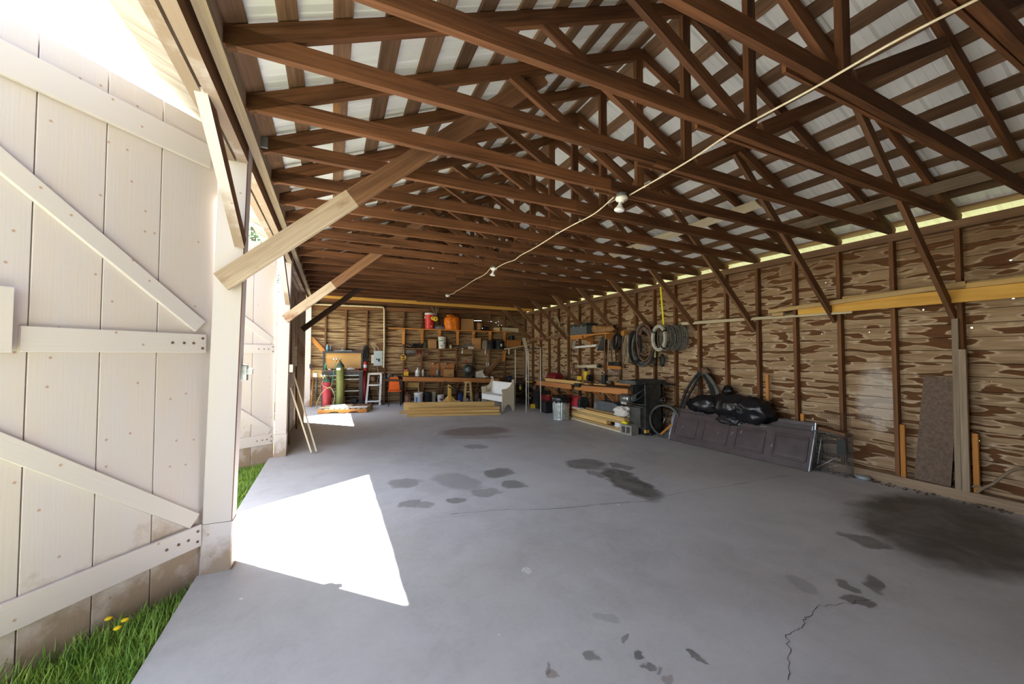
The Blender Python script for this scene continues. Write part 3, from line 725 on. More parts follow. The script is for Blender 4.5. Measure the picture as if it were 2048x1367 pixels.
for i in range(5200):
    k = i % 26; a = k*2.399; rr = 2.1*math.sqrt((k % 13)/13); cc = V((c.x+math.cos(a)*rr, c.y+math.sin(a)*rr, 4.2+k*.2))
    p = cc+V((random.gauss(0, .55), random.gauss(0, .55), random.gauss(0, .5))); d = V((R(-1, 1), R(-1, 1), R(-1, 1))).normalized(); e = d.orthogonal().normalized()
    l = R(.10, .2); i0 = mb.add([p, p+d*l*.5+e*l*.3, p+d*l, p+d*l*.5-e*l*.3]); mb.face((i0, i0+1, i0+2, i0+3), [(0, 0)]*4)
put('foliage', mb, 'leaf', t)
random.seed(5)
# ---- ceiling lights and the loose wire between them
lp = [px(1252, 384, z=3.045), px(988, 533, z=3.045), px(893, 589, z=3.045)]
lp[0].y, lp[1].y, lp[2].y = YK(2), YK(8), YK(14)
for n, p in enumerate(lp):
    t = thing('ceiling_lamp', p, ['porcelain lamp holder with reflector bulb, close to the camera', 'porcelain lamp holder with reflector bulb, halfway along the barn', 'porcelain lamp holder with dark bulb before the yellow boards'][n], 'lamp', 'lamps under the trusses')
    mb = MB(); mb.rev([(.052, .008), (.052, -.022), (.05, -.026)], p, Z, 8); put('outlet_box', mb, 'greymetal', t)
    mb = MB(); mb.rev([(.055, -.024), (.058, -.040), (.050, -.056), (.028, -.062), (.024, -.075)], p, Z, 20); put('lamp_holder', mb, 'porcelain', t)
    mb = MB(); mb.rev([(.016, -.072), (.018, -.095), (.030, -.118), (.048, -.140), (.049, -.150), (.040, -.157), (.0, -.160)], p+V((0, 0, 0)), (.12, -.08, 1), 20); put('bulb', mb, 'white' if n < 2 else 'dark', t)
w = [px(1975, -12, z=3.03), px(1780, 88, z=3.0), px(1620, 180, z=3.02), px(1462, 266, z=3.035), px(1375, 323, z=3.0), lp[0]+V((.05, -.05, -.015))]
mb = MB(); mb.tube(spline(w, 8), .0065, 6); put('electric_wire', mb, 'wirewhite', label='pale wire sagging from the camera end to first ceiling lamp', cat='wire', group='wires between lamps')
def wire(a, b, n, lab):
    q = [a.lerp(b, i/n)-Z*(.035*math.sin(math.pi*((i*n/4) % n)/n)+.02*math.sin(math.pi*i/n))+V((.03*math.sin(i*1.9), 0, 0)) for i in range(n+1)]
    mb = MB(); mb.tube(spline(q, 5), .0065, 6); put('electric_wire', mb, 'wirewhite', label=lab, cat='wire', group='wires between lamps')
wire(lp[0]+V((-.05, .05, -.015)), lp[1]+V((.04, -.05, -.012)), 9, 'pale wire sagging between first and second ceiling lamps')
wire(lp[1]+V((-.04, .05, -.012)), lp[2]+V((.03, -.05, -.01)), 8, 'pale wire sagging between second and third ceiling lamps')
# ------------------------------------------------------------------ along the end wall
def eo(u, off): p = ew(u, 700, off); p.z = 0; return p
def ez(u, v, off): return ew(u, v, off).z
class Surf:
    def __init__(s, u0, v0, u1, v1, off): s.a = (u0, v0, u1, v1, off)
    def z(s, u):
        u0, v0, u1, v1, off = s.a; return ez(u, v0+(v1-v0)*(u-u0)/(u1-u0), off)
    def p(s, u, off): q = eo(u, off); q.z = s.z(u); return q
SH1, SH2, BEN = Surf(780, 654.5, 1020, 662.5, .30), Surf(807, 695.5, 1012, 698.5, .28), Surf(806, 752.5, 998, 756.5, .62)
def shelfboard(name, S, u0, u1, depth, th, mat, label):
    off = S.a[4]; a, b = S.p(u0, off-depth/2), S.p(u1, off-depth/2)
    mb = MB(); mb.bar(a-Z*th/2, b-Z*th/2, depth, th, EN, ch=.004); return put(name, mb, mat, label=label, cat='shelf')
shelfboard('wall_shelf', SH1, 776, 1022, .27, .035, 'orange', 'upper wall shelf over the workbench holding red cooler and orange bag')
shelfboard('wall_shelf', SH2, 805, 1014, .25, .03, 'brace', 'lower wall shelf over the workbench holding buckets and boxes')
for n, u in enumerate((806.5, 844, 879, 915, 947, 980, 1009)):
    t = thing('shelf_bracket', SH1.p(u, .2), 'sawn wooden bracket under upper shelf, %s from its door side end' % ORD[n], 'bracket', 'brackets under the upper shelf')
    a, b = SH1.p(u, .30), SH1.p(u, .09); mb = MB(); mb.bar(a-Z*.085, b-Z*.085, .09, .10, Z); put('cleat', mb, 'orange', t)
    mb = MB(); mb.bar(SH1.p(u, .22)-Z*.12, SH1.p(u, .11)-Z*.50, .05, .085, EN); put('strut', mb, 'orange', t)
def on(S, u0, u1, vt, off):
    """foot centre, width, height of a thing standing on S"""
    um = (u0+u1)/2; p = S.p(um, off); w = (eo(u1, off)-eo(u0, off)).length; return p, w, ez(um, vt, off)-p.z
def ebox(name, S, u0, u1, vt, off, dep, mat, label, cat, group=None, dz=0, ch=.004):
    p, w, h = on(S, u0, u1, vt, off); mb = MB(); mb.box(p+Z*(h/2+dz), (w, dep, h), ERZ, 0, ch); return put(name, mb, mat, label=label, cat=cat, group=group)
def cooler():
    p, w, h = on(SH1, 849, 868.5, 625.5, .25); r = w/2
    t = thing('drink_cooler', p, 'red round drink cooler with white lid on upper shelf', 'cooler')
    mb = MB(); mb.rev([(r*.86, 0), (r*.88, .01), (r*.98, h*.86), (r, h*.87)], p, Z, 28); put('body', mb, 'red', t)
    mb = MB(); mb.rev([(r*1.0, h*.87), (r*1.04, h*.90), (r*1.02, h*.97), (r*.9, h), (r*.0, h*1.005)], p, Z, 28); put('lid', mb, 'white', t)
    mb = MB(); q = p-EX*r*.9+EN*r*.35+Z*h*.72; mb.box(q, (.05, .05, .07), ERZ, 0, .008); mb.box(q+EN*.028, (.022, .01, .028), ERZ, 1); put('carry_handle', mb, ('white', 'black'), t)
    mb = MB(); q = p+EN*r*.95+Z*h*.12+EX*.04; mb.cyl(q-EN*.02, q+EN*.03, .012); mb.box(q+EN*.03+Z*.01, (.02, .012, .04), ERZ); put('spigot', mb, 'white', t)
cooler()
def orangebag():
    p, w, h = on(SH1, 889, 919, 630, .26); t = thing('trash_bag', p, 'bulging orange plastic bag on the upper shelf', 'bag')
    mb = MB(); mb.rev([(.001, 0), (w*.46, .0), (w*.5, h*.06), (w*.52, h*.2), (w*.52, h*.4), (w*.515, h*.6), (w*.50, h*.78), (w*.44, h*.88), (w*.30, h*.92), (w*.1, h*.95)], p, Z, 64, caps=False)
    for v in mb.v:
        d = V((v.x-p.x, v.y-p.y, 0)); a = math.atan2(d.y, d.x); k = 1+.045*math.sin(a*9+4*noise.noise(v*6))+.10*noise.noise(v*5)-.05*abs(noise.noise(V((a*4, v.z*2, 1)))); v.x = p.x+d.x*k; v.y = p.y+d.y*k*.8; v.z += .03*noise.noise(v*9)*(1 if v.z > p.z+.05 else 0)
    put('bag', mb, 'orangebag', t)
    mb = MB(); mb.ball(p+Z*h*.93+EX*(-.05), w*.26, .10, h*.13, .5, 3, 9, 10, 16, 0, None, ERZ, .3); put('crumpled_neck', mb, 'orangebag', t)
orangebag()
ebox('cardboard_box', SH1, 920.5, 946, 637.5, .16, .24, 'cardboard', 'wide brown cardboard box between orange bag and keg', 'box')
def keg():
    p, w, h = on(SH1, 952.5, 964.5, 645, .16); r = w/2; t = thing('nail_keg', p, 'small round wooden keg on the upper shelf', 'keg')
    mb = MB(); mb.rev([(r*.86, 0), (r*.96, h*.25), (r, h*.5), (r*.96, h*.75), (r*.86, h), (r*.8, h), (r*.8, h*.94), (0, h*.94)], p, Z, 18); put('staves', mb, 'basket', t)
    for a in (.12, .42, .72):
        mb = MB(); mb.rev([(r*(.93+.06*math.sin(math.pi*a)), h*a), (r*(.965+.06*math.sin(math.pi*a)), h*(a+.02)), (r*(.93+.06*math.sin(math.pi*a)), h*(a+.07))], p, Z, 18, caps=False); put('hoop', mb, 'copper', t)
keg()
def pail(name, S, u0, u1, vt, off, mat, label, rim=True, band=None, bail=None, taper=.84, lab=None, group='buckets by the end wall', cat='bucket'):
    p, w, h = on(S, u0, u1, vt, off) if S else (eo((u0+u1)/2, off), (eo(u1, off)-eo(u0, off)).length, ez((u0+u1)/2, vt, off))
    r = w/2; t = thing(name, p, label, cat, group)
    mb = MB(); mb.rev([(r*taper, 0), (r*(taper+.02), .01), (r*.96, h*.82), (r*1.0, h*.825), (r*1.0, h*.86), (r*.97, h*.865), (r*.985, h*.93), (r*1.02, h*.935), (r*1.02, h*.965), (r*.985, h), (r*.95, h), (r*.92, h*.93), (r*.8, h*.90), (0, h*.90)], p, Z, 26); put('shell', mb, mat, t)
    if bail:
        mb = MB(); mb.tube([p+EX*(r*1.02*math.cos(a))+EN*(.04+r*.9*math.sin(a)*bail)+Z*(h*.84-r*1.2*math.sin(a)) for a in [math.pi*i/12 for i in range(13)]], .003, 5); put('bail', mb, 'steel', t)
    if lab:
        for (a0, a1, z0, z1, m, nm) in lab:
            mb = MB(); k = 8; A = []
            for i in range(k+1):
                a = math.radians(a0+(a1-a0)*i/k); d = EN*math.cos(a)+EX*math.sin(a)
                A.append(mb.add([p+d*(r*(taper+.02+(.94-taper)*z0/.82)+.004)+Z*h*z0, p+d*(r*(taper+.02+(.94-taper)*z1/.82)+.004)+Z*h*z1, p+d*(r*.8)+Z*h*z0, p+d*(r*.8)+Z*h*z1]))
            for a, b in zip(A, A[1:]): mb.face((a, b, b+1, a+1), [(0, 0)]*4); mb.face((a, a+2, b+2, b), [(0, 0)]*4); mb.face((a+1, b+1, b+3, a+3), [(0, 0)]*4)
            put(nm, mb, m, t)
    return t
ebox('black_can', SH1, 966, 973, 652.5, .14, .10, 'black', 'black can standing beside the wooden keg', 'can')
mb = MB(); a, b = SH1.p(1003, .20), SH1.p(1036, .16); mb.bar(a+Z*.07, b+Z*.06, .13, .13, Z, ch=.004); put('timber_block', mb, 'pale', label='long pale timber on the upper shelf end', cat='timber')
mb = MB(); a, b = SH1.p(988, .16), SH1.p(1001, .30); mb.bar(a+Z*.06, b+Z*.06, .12, .10, Z, ch=.004); put('timber_block', mb, 'pine_dull', label='short timber block pointing out from the upper shelf', cat='timber')
p = SH1.p(880, .24); mb = MB(); mb.ball(p+Z*.055, .20, .10, .075, .25, 3, 2, 14, 26, 0, .055, ERZ+.1, .3); put('cloth_bundle', mb, 'greybag', label='grey crumpled bundle between red cooler and orange bag', cat='bundle')
# pulley block hung on chain in front of the cooler
c = ew(871, 637.5, .62); t = thing('pulley_block', c, 'yellow pulley wheels hanging on a chain before the red cooler', 'pulley')
for nm, dx, r in (('front_wheel', .0, .078), ('rear_wheel', -.075, .066)):
    q = c+EX*dx+EN*(.02 if dx == 0 else -.03)+Z*(0 if dx == 0 else .03)
    mb = MB(); mb.rev([(r*.30, -.015), (r*.9, -.018), (r, -.012), (r*.86, 0), (r, .012), (r*.9, .018), (r*.30, .015)], q, EN, 26, caps=False); put(nm, mb, 'yellowplastic', t)
mb = MB(); mb.box(c+Z*.05, (.035, .06, .16), ERZ, 0, .008); put('cheek_plate', mb, 'purple', t)
mb = MB(); top = V((c.x, c.y+.05, 3.05))
for k, (dx, dx2) in enumerate(((-.12, 0), (.12, .0), (.02, .03))):
    a, b = top+EX*dx, c+Z*.13+EX*dx2; n = 16
    for i in range(n):
        q = a.lerp(b, (i+.5)/n); ax = (EX if i % 2 else EN); mb.tube(ring(q, .014, (a-b).length/n*.68, ax, (b-a).normalized(), 8), .0045, 4, 0, True)
put('chain', mb, 'ropetan', t)
# lower shelf
mb = MB()
for i in range(7):
    q = SH2.p(829+R(-7, 8), .16); mb.tube([v+V((0, 0, .012*math.sin(j*1.7+i))) for j, v in enumerate(ring(q+Z*(.03+.018*i), R(.10, .17), R(.05, .09), EX, EN+Z*R(-.1, .5), 22))], .010, 5, 0, True)
mb.tube(spline([SH2.p(822, .18)+Z*.06, SH2.p(828, .2)+Z*.2, SH2.p(836, .2)+Z*.22, SH2.p(842, .18)+Z*.07]), .008, 5, 1)
put('power_cord', mb, ('hoseblack', 'ropetan'), label='black tangled power cord on the lower shelf end', cat='cord')
ebox('cardboard_box', SH2, 856, 872, 678.5, .15, .2, 'cardboard', 'small tan cardboard box beside the white bucket on lower shelf', 'box')
ebox('paint_can', SH2, 847, 852, 684, .15, .07, 'darkgreen', 'small dark green can beside the tan box on lower shelf', 'can')
pail('bucket', SH2, 876, 892.5, 673, .21, 'offwhite', 'white bucket with green print standing on the lower shelf', lab=[(-55, 5, .60, .72, 'greenlabel', 'green_print'), (-40, -5, .20, .25, 'ink', 'small_print'), (20, 35, .40, .5, 'ink', 'print_mark')])
p, w, h = on(SH2, 898, 904.5, 688, .15); t = thing('small_jug', p, 'small pale jug with thin hose on the lower shelf', 'jug')
mb = MB(); mb.rev([(w*.45, 0), (w*.5, .01), (w*.5, h*.7), (w*.3, h*.88), (w*.18, h*.9), (w*.18, h)], p, Z, 14); put('body', mb, 'lightyellow', t)
mb = MB(); mb.tube(spline([p+Z*h, p+Z*(h+.05)-EX*.03, p+Z*(h+.10)-EX*.12, p+Z*(h+.06)-EX*.18]), .005, 5); put('hose', mb, 'hosegrey', t)
for n, (u0, u1, v0, v1) in enumerate(((912, 945, 693, 686), (910, 943, 694.5, 689.5), (914, 936, 695, 693))):
    mb = MB(); mb.bar(SH2.p(u0, .18)+Z*(.02+.02*n), V((*SH2.p(u1, .13).xy, ez(u1, v1, .13)+.02)), .03, .02); put('metal_bar', mb, 'greymetal', label='grey metal bar lying on lower shelf beside boxes, %s one' % ('longest', 'middle', 'shortest')[n], cat='bar', group='metal bars on the lower shelf')
for n, u in enumerate((937.5, 940.4, 943.4, 946.2)):
    p = SH2.p(u, .235); mb = MB(); mb.rev([(.021, 0), (.021, .065), (.012, .078), (.012, .09), (0, .09)], p, Z, 10); put('white_bottle', mb, 'white', label='tiny white bottle on the lower shelf by cardboard boxes, %s in the row' % ORD[n], cat='bottle', group='white bottles on the lower shelf')
ebox('cardboard_box', SH2, 948, 960.5, 687.5, .13, .2, 'cardboard', 'cardboard box under another box on the lower shelf', 'box')
p, w, h = on(SH2, 944.5, 960.5, 676, .13); h2 = on(SH2, 948, 960.5, 687.5, .13)[2]; mb = MB(); mb.box(p+Z*(h2+(h-h2)/2), (w, .22, h-h2), ERZ, 0, .004); put('cardboard_box', mb, 'cardboard', label='cardboard box on top of another box on the lower shelf', cat='box')
ebox('wooden_box', SH2, 963, 973, 681, .13, .18, 'greywood', 'narrow weathered wooden box beside the black buckets', 'box')
pail('bucket', SH2, 974, 989, 680, .20, 'black', 'black bucket on lower shelf beside narrow wooden box')
pail('bucket', SH2, 990, 1008, 681, .22, 'black', 'black bucket on lower shelf at its far end, with white sticker', lab=[(-5, 20, .35, .62, 'white', 'sticker')])
def crate():
    p, w, h = on(Surf(1012, 693, 1040, 693.5, .12), 1012.5, 1040, 680, .14); t = thing('wooden_crate', p, 'slatted brown wooden crate at the corner end of the lower shelf', 'crate')
    mb = MB(); n = 12
    for i in range(n): q = p+EX*(-w/2+w*(i+.5)/n)+EN*.10; mb.bar(q, q+Z*h, w/n*.94, .012, EX)
    put('front_slats', mb, 'orange', t)
    mb = MB(); mb.bar(p-EX*w/2+Z*h/2-EN*.1, p-EX*w/2+Z*h/2+EN*.1, h, .014); mb.bar(p+EX*w/2+Z*h/2-EN*.1, p+EX*w/2+Z*h/2+EN*.1, h, .014); mb.bar(p-EX*w/2+Z*.01, p+EX*w/2+Z*.01, .2, .014, EN); mb.bar(p-EX*w/2+Z*h/2-EN*.1, p+EX*w/2+Z*h/2-EN*.1, h, .012); put('box_frame', mb, 'orange', t)
    q = p-Z*.02; mb = MB(); mb.bar(q-EX*(w/2+.05), q+EX*(w/2+.05), .28, .03, EN); put('wall_shelf', mb, 'brace', label='short shelf piece under the slatted crate in the corner', cat='shelf')
    q = p+Z*h-EX*.06; mb = MB(); mb.rev([(.075, 0), (.078, .02), (.078, .13), (.07, .15), (0, .15)], q, Z, 16); put('black_can', mb, 'black', label='black can standing on top of the slatted crate', cat='can')
crate()
# pale board hung on two cords
a, b = ew(1010, 697.5, .75), ew(1047, 691.5, .75); t = thing('hanging_board', (a+b)/2, 'pale board hung from the trusses on two cords in the corner', 'board')
mb = MB(); mb.bar(a, b, .14, .03, EN); put('plank', mb, 'pale', t)
for u in (1014.5, 1045):
    q = a.lerp(b, (u-1010)/37); mb = MB(); mb.tube([q+Z*.01, V((q.x, q.y, 3.08))], .004, 5); put('cord', mb, 'ropetan', t)
# things hung under the lower shelf
t = thing('hanging_ring', ew(807, 714, .12), 'yellow ring with crossed spokes hung on the end wall', 'ring')
c = ew(807, 714, .12); mb = MB(); mb.tube(ring(c, .078, .082, EX, Z, 26), .010, 6, 0, True); put('rim', mb, 'yellowplastic', t)
mb = MB(); mb.bar(c-EX*.07+Z*.03, c+EX*.07-Z*.03, .018, .008); mb.bar(c-EX*.07-Z*.03, c+EX*.07+Z*.03, .018, .008); put('spokes', mb, 'brass', t)
mb = MB(); mb.tube(spline([c+Z*.085, c+Z*.18+EX*.01, c+Z*.27-EX*.01, c+Z*.30-EX*.05]), .006, 5); put('hook_strap', mb, 'offwhite', t)
c = ew(852, 706, .12); mb = MB(); mb.tube(ring(c, .095, .10, EX, Z, 28), .016, 6, 0, True); mb.tube(ring(c+EN*.02, .06, .065, EX, Z, 24), .009, 6, 0, True); put('hose_ring', mb, 'copper', label='reddish coil of hose hung under the lower shelf', cat='hose')
for n in range(8):
    u = 813.5+2.3*n; a = ew(u, 699.5, .12); L = R(.07, .17); t = thing('hanging_tool', a, 'small dark tool hung under lower shelf, %s after the yellow ring' % ORD[n], 'tool', 'dark tools under the lower shelf')
    mb = MB(); mb.bar(a, a-Z*L, .018, .012, EX); put('shank', mb, 'greymetal', t)
    mb = MB(); mb.rev([(.012, 0), (.022, .012), (.022, .035), (.012, .045)], a-Z*(L+.04), Z, 10); put('jaw', mb, 'blacksteel', t)
for n in range(3):
    u = 833.5+3*n; a = ew(u, 699, .12); mb = MB(); mb.rev([(.008, 0), (.016, .02), (.018, .1), (.008, .12)], a-Z*R(.12, .16), Z, 10); put('hanging_tool', mb, 'darkred', label='red handled tool hung under lower shelf, %s of three' % ORD[n], cat='tool', group='red tools under the lower shelf')
for n, (u, v) in enumerate(((925, 697), (971, 698), (1018, 699))):
    a = ew(u, v, .2); t = thing('lamp_holder', a, 'pale porcelain lamp socket under lower shelf, %s from the door side' % ORD[n], 'lamp', 'lamp sockets under the lower shelf')
    mb = MB(); mb.rev([(.045, .02), (.05, 0), (.035, -.02), (.026, -.05), (.0, -.05)], a, Z, 14); put('socket', mb, 'porcelain', t)
    mb = MB(); mb.rev([(.018, -.05), (.02, -.08), (.034, -.12), (.028, -.15), (0, -.165)], a, Z, 14); put('bulb', mb, 'offwhite', t)
a, b = ew(808, 722.5, .11), ew(912, 724.5, .11); mb = MB(); mb.bar(a, b, .035, .03); put('tool_rail', mb, 'brace', label='thin wooden tool rail over the workbench', cat='rail')
a, b = ew(859.5, 738.5, .07), ew(908, 739.5, .07); mb = MB(); mb.bar(a, b, .42, .02); put('tool_board', mb, 'redwood', label='red brown tool board on the wall over the workbench', cat='board')
for n, u in enumerate((862, 865, 868.5, 883, 887, 890.5, 894)):
    a = ew(u, 727+R(-1, 1), .11); t = thing('screwdriver', a, 'hand tool hung on the tool board, %s in the row' % ORD[n], 'tool', 'hand tools on the tool board'); tilt = EX*R(-.03, .03)
    mb = MB(); mb.rev([(.006, 0), (.013, .01), (.015, .06), (.009, .085)], a-Z*.02, Z, 8); put('handle', mb, 'pale' if n % 2 else 'orange', t)
    mb = MB(); mb.cyl(a-Z*.02, a-Z*R(.13, .19)+tilt, .006, .004, 6); put('blade', mb, 'steel', t)
# ---- main workbench
t = thing('workbench', BEN.p(900, .35).xy.to_3d(), 'long wooden workbench with orange front board against end wall', 'workbench')
a, b = BEN.p(806, .33), BEN.p(998, .33); mb = MB(); mb.bar(a-Z*.02, b-Z*.02, .58, .04, EN, ch=.004); put('worktop', mb, 'brace', t)
a, b = BEN.p(806, .625), BEN.p(998, .625); mb = MB(); mb.bar(a-Z*.075, b-Z*.075, .13, .035, Z, ch=.003); put('front_board', mb, 'redwood', t)
for u in (812, 849, 886, 917, 957):
    p, q = BEN.p(u, .58), BEN.p(u-5 if u > 820 else u-1, .08); mb = MB(); mb.bar(p-Z*.14, V((q.x, q.y, .20)), .09, .04, EN); put('knee_strut', mb, 'brace', t)
mb = MB(); mb.bar(BEN.p(992, .55)-Z*.04, BEN.p(992, .55).xy.to_3d(), .08, .08, EX); put('leg', mb, 'stud', t)
def bx(name, u0, u1, vt, off, dep, mat, label, cat, group=None, dz=0): return ebox(name, BEN, u0, u1, vt, off, dep, mat, label, cat, group, dz)
p, w, h = on(BEN, 808, 817, 742.5, .16); mb = MB(); mb.box(p+Z*h/2, (w, .12, h), ERZ, 0, .004); put('small_box', mb, 'yellowplastic', label='small yellow box at the end of the workbench', cat='box')
mb = MB(); mb.box(p+Z*(h+.04)-EX*.01, (w*.85, .10, .075), ERZ, 0, .004); put('small_box', mb, 'pinkred', label='small red box on top of the yellow box', cat='box')
p, w, h = on(BEN, 831, 840.5, 734, .3); t = thing('spray_bottle', p, 'white cleaner bottle on the workbench beside the small can', 'bottle')
mb = MB(); mb.rev([(w*.48, 0), (w*.5, .01), (w*.5, h*.5), (w*.42, h*.62), (w*.2, h*.76), (w*.15, h*.8)], p, Z, 18); put('body', mb, 'white', t)
mb = MB(); mb.rev([(w*.18, h*.8), (w*.18, h*.88), (w*.1, h*.9), (w*.1, h)], p, Z, 10); put('nozzle', mb, 'white', t)
mb = MB(); mb.rev([(w*.51, h*.12), (w*.51, h*.42)], p, Z, 18, caps=False); put('label_band', mb, 'offwhite', t)
for nm, u0, u1, vt, off, m, lab in (('spray_can', 844, 849, 738, .28, 'paper', 'small pale spray can beside the white cleaner bottle'), ('grey_can', 872.5, 879.5, 738, .3, 'greymetal', 'grey metal can in the middle of the workbench')):
    p, w, h = on(BEN, u0, u1, vt, off); t = thing(nm, p, lab, 'can'); r = w/2
    mb = MB(); mb.rev([(r, 0), (r, h*.78), (r*.8, h*.86), (r*.45, h*.88)], p, Z, 16); put('body', mb, m, t)
    mb = MB(); mb.rev([(r*.5, h*.86), (r*.5, h), (0, h)], p, Z, 12); put('cap', mb, 'white' if nm == 'spray_can' else 'galv', t)
p, w, h = on(BEN, 887, 907, 737.5, .28); t = thing('cardboard_box', p, 'tan cardboard box with dark stripe on the workbench', 'box')
mb = MB(); mb.box(p+Z*h/2, (w, .2, h), ERZ, 0, .004); put('body', mb, 'cardboard', t)
mb = MB(); mb.box(p+Z*h*.26+EN*.1+EX*w*.2, (w*.42, .006, h*.07), ERZ); put('printed_stripe', mb, 'dark', t)
# bench grinder
p, w, h = on(BEN, 929, 946, 729, .3); t = thing('bench_grinder', p, 'dark round grinding machine on the workbench', 'grinder')
mb = MB(); mb.box(p+Z*.04, (w*.7, .2, .08), ERZ, 0, .01); put('base', mb, 'toolgreen', t)
c = p+Z*h*.62; mb = MB(); mb.rev([(.0, -.05), (h*.38, -.05), (h*.41, -.03), (h*.41, .03), (h*.38, .05), (h*.2, .055), (0, .055)], c-EX*.02, EN, 24); put('wheel_guard', mb, 'toolgreen', t)
mb = MB(); mb.rev([(0, 0), (h*.2, 0), (h*.22, .02), (h*.2, .03), (0, .03)], c-EX*.02+EN*.05, EN, 18); put('wheel', mb, 'greymetal', t)
mb = MB(); mb.cyl(c-EX*.02, c+EX*w*.55, h*.22, h*.18, 16); put('motor', mb, 'blacksteel', t)
mb = MB(); mb.box(p+EX*w*.33+EN*.1+Z*.07, (.09, .06, .05), ERZ, 0, .008); put('tool_rest', mb, 'blacksteel', t)
mb = MB(); p = ew(932, 722, .09); mb.rev([(.02, 0), (.034, .02), (.034, .06), (.012, .07)], p-Z*.03, Z, 12); put('red_tin', mb, 'red', label='small red tin hung over the grinding machine', cat='tin')
a = ew(947, 714, .10); mb = MB(); mb.bar(a, ew(943.5, 733, .10), .025, .012, EX); mb.bar(a, ew(953, 733, .10), .025, .012, EX); mb.rev([(.02, 0), (.02, .03)], a-EN*.01, EN, 12); put('divider_tool', mb, 'blacksteel', label='black hinged dividers hung over the grinding machine', cat='tool')
p, w, h = on(BEN, 951, 968, 739.5, .3); t = thing('tin_box', p, 'slanted cream tin with dark lid corner on the workbench', 'tin')
mb = MB(); mb.prism([(-w/2, 0), (w/2, 0), (w*.46, h), (-w*.42, h*.8)], p+EN*.08, EX, Z, -.16); put('body', mb, 'beige', t)
mb = MB(); mb.prism([(w*.34, h*.55), (w*.47, h*.5), (w*.46, h*.98), (w*.33, h*.95)], p+EN*.088, EX, Z, -.01); put('dark_corner', mb, 'black', t)
p = BEN.p(971.5, .4); mb = MB(); mb.cyl(p-EX*.09+Z*.035, p+EX*.09+Z*.035, .034, None, 14); put('paper_roll', mb, 'paper', label='small paper roll lying at the front of the workbench', cat='roll')
p = BEN.p(984, .4); mb = MB(); mb.ball(p+Z*.03, .06, .04, .03, .2, 3, 1, 8, 12, 0, .03, ERZ); put('white_rag', mb, 'white', label='crumpled white rag near the end of the workbench', cat='rag')
for n in range(5):
    p = BEN.p(852+4*n+R(-1, 1), .4+R(-.1, .1)); mb = MB(); mb.ball(p+Z*.018, R(.02, .045), R(.02, .03), .02, .3, 3, n, 6, 9, 0, .018); put('small_part', mb, ('blacksteel', 'greymetal')[n % 2], label='small loose metal part beside the grey can on workbench', cat='metal part', group='loose parts on the workbench')
t = thing('wall_outlet', ew(975, 728, .09), 'white double power outlet over the workbench', 'outlet'); c = ew(975, 728, .09)
mb = MB(); mb.box(c, (.10, .03, .10), ERZ, 0, .004); cov = put('cover_plate', mb, 'white', t)
mb = MB(); mb.box(c+Z*.022+EN*.016-EX*.01, (.045, .006, .028), ERZ); mb.box(c-Z*.022+EN*.016-EX*.01, (.045, .006, .028), ERZ); put('sockets', mb, 'dark', cov)
mb = MB(); mb.bar(ew(969, 750, .20), ew(1003, 712, .12), .17, .03, EN.cross(Z)); put('leaning_plank', mb, 'brace', label='wide brown plank slanting up from workbench to corner bracket', cat='plank')
mb = MB(); mb.bar(ew(1010, 699, .14), ew(1006.5, 722, .14), .11, .04, EX); put('leaning_plank', mb, 'orange', label='short orange board under the corner end of lower shelf', cat='plank')
# vise
p = BEN.p(1019, .55); p.z = ez(1019, 761, .55); t = thing('bench_vise', p, 'dark blue vise at the corner end of the workbench', 'vise')
mb = MB(); mb.rev([(.07, -.02), (.075, .0), (.05, .03), (.04, .07)], p, Z, 16); put('swivel_base', mb, 'darkblue', t)
mb = MB(); mb.box(p+Z*.11, (.12, .10, .09), ERZ, 0, .012); mb.box(p+Z*.15-EX*.05, (.03, .14, .06), ERZ, 0, .006); put('body', mb, 'darkblue', t)
mb = MB(); mb.box(p+Z*.13+EX*.0+EN*.11, (.09, .04, .10), ERZ, 0, .008); put('jaw', mb, 'darkblue', t)
mb = MB(); mb.cyl(p+Z*.07-EX*.10+EN*.14, p+Z*.07+EX*.10+EN*.14, .008, None, 8); put('handle', mb, 'steel', t)
a, b = V((*eo(1001, .33).xy, ez(1001, 761.5, .6))), V((*eo(1060, .33).xy, ez(1060, 764, .6))); mb = MB(); mb.bar(a, b, .55, .04, EN); put('corner_bench', mb, 'brace', label='plain bench top filling the corner beside the main workbench', cat='bench')
mb = MB(); q = eo(1003, .5); mb.bar(q, V((q.x, q.y, a.z-.02)), .07, .07, EX); put('bench_post', mb, 'stud', label='post under the corner bench', cat='post')
# ---- under the workbench
def flo(u0, u1, vt, off):
    um = (u0+u1)/2; return eo(um, off), (eo(u1, off)-eo(u0, off)).length, ez(um, vt, off)
mb = MB(); mb.bar(ew(814, 768.5, .12), ew(838, 769.5, .12), .16, .03); put('pine_board', mb, 'pine', label='pine board nailed on the wall under the workbench', cat='board')
p, w, h = flo(809.5, 823, 783, .42); r = w/2; t = thing('carboy', p, 'big brown glass jug under the workbench', 'jug')
mb = MB(); mb.rev([(r*.95, 0), (r, .02), (r, h*.55), (r*.85, h*.72), (r*.45, h*.85), (r*.3, h*.88), (r*.3, h*.95)], p, Z, 22); put('body', mb, 'copper', t)
mb = MB(); mb.rev([(r*.38, h*.94), (r*.38, h), (0, h)], p, Z, 14); put('stopper', mb, 'rustbrown', t)
pail('bucket', None, 828.5, 847, 784.5, .45, 'white', 'white bucket with blue label and stirring stick under workbench', bail=.6, lab=[(-48, -18, .12, .62, 'bluelabel', 'blue_label')])
p = eo(838, .45); mb = MB(); mb.bar(p+Z*.12, V((*eo(837.5, .47).xy, ez(838, 775, .45))), .028, .01, EX); put('stir_stick', mb, 'pale', label='wooden stick standing in the blue label bucket', cat='stick')
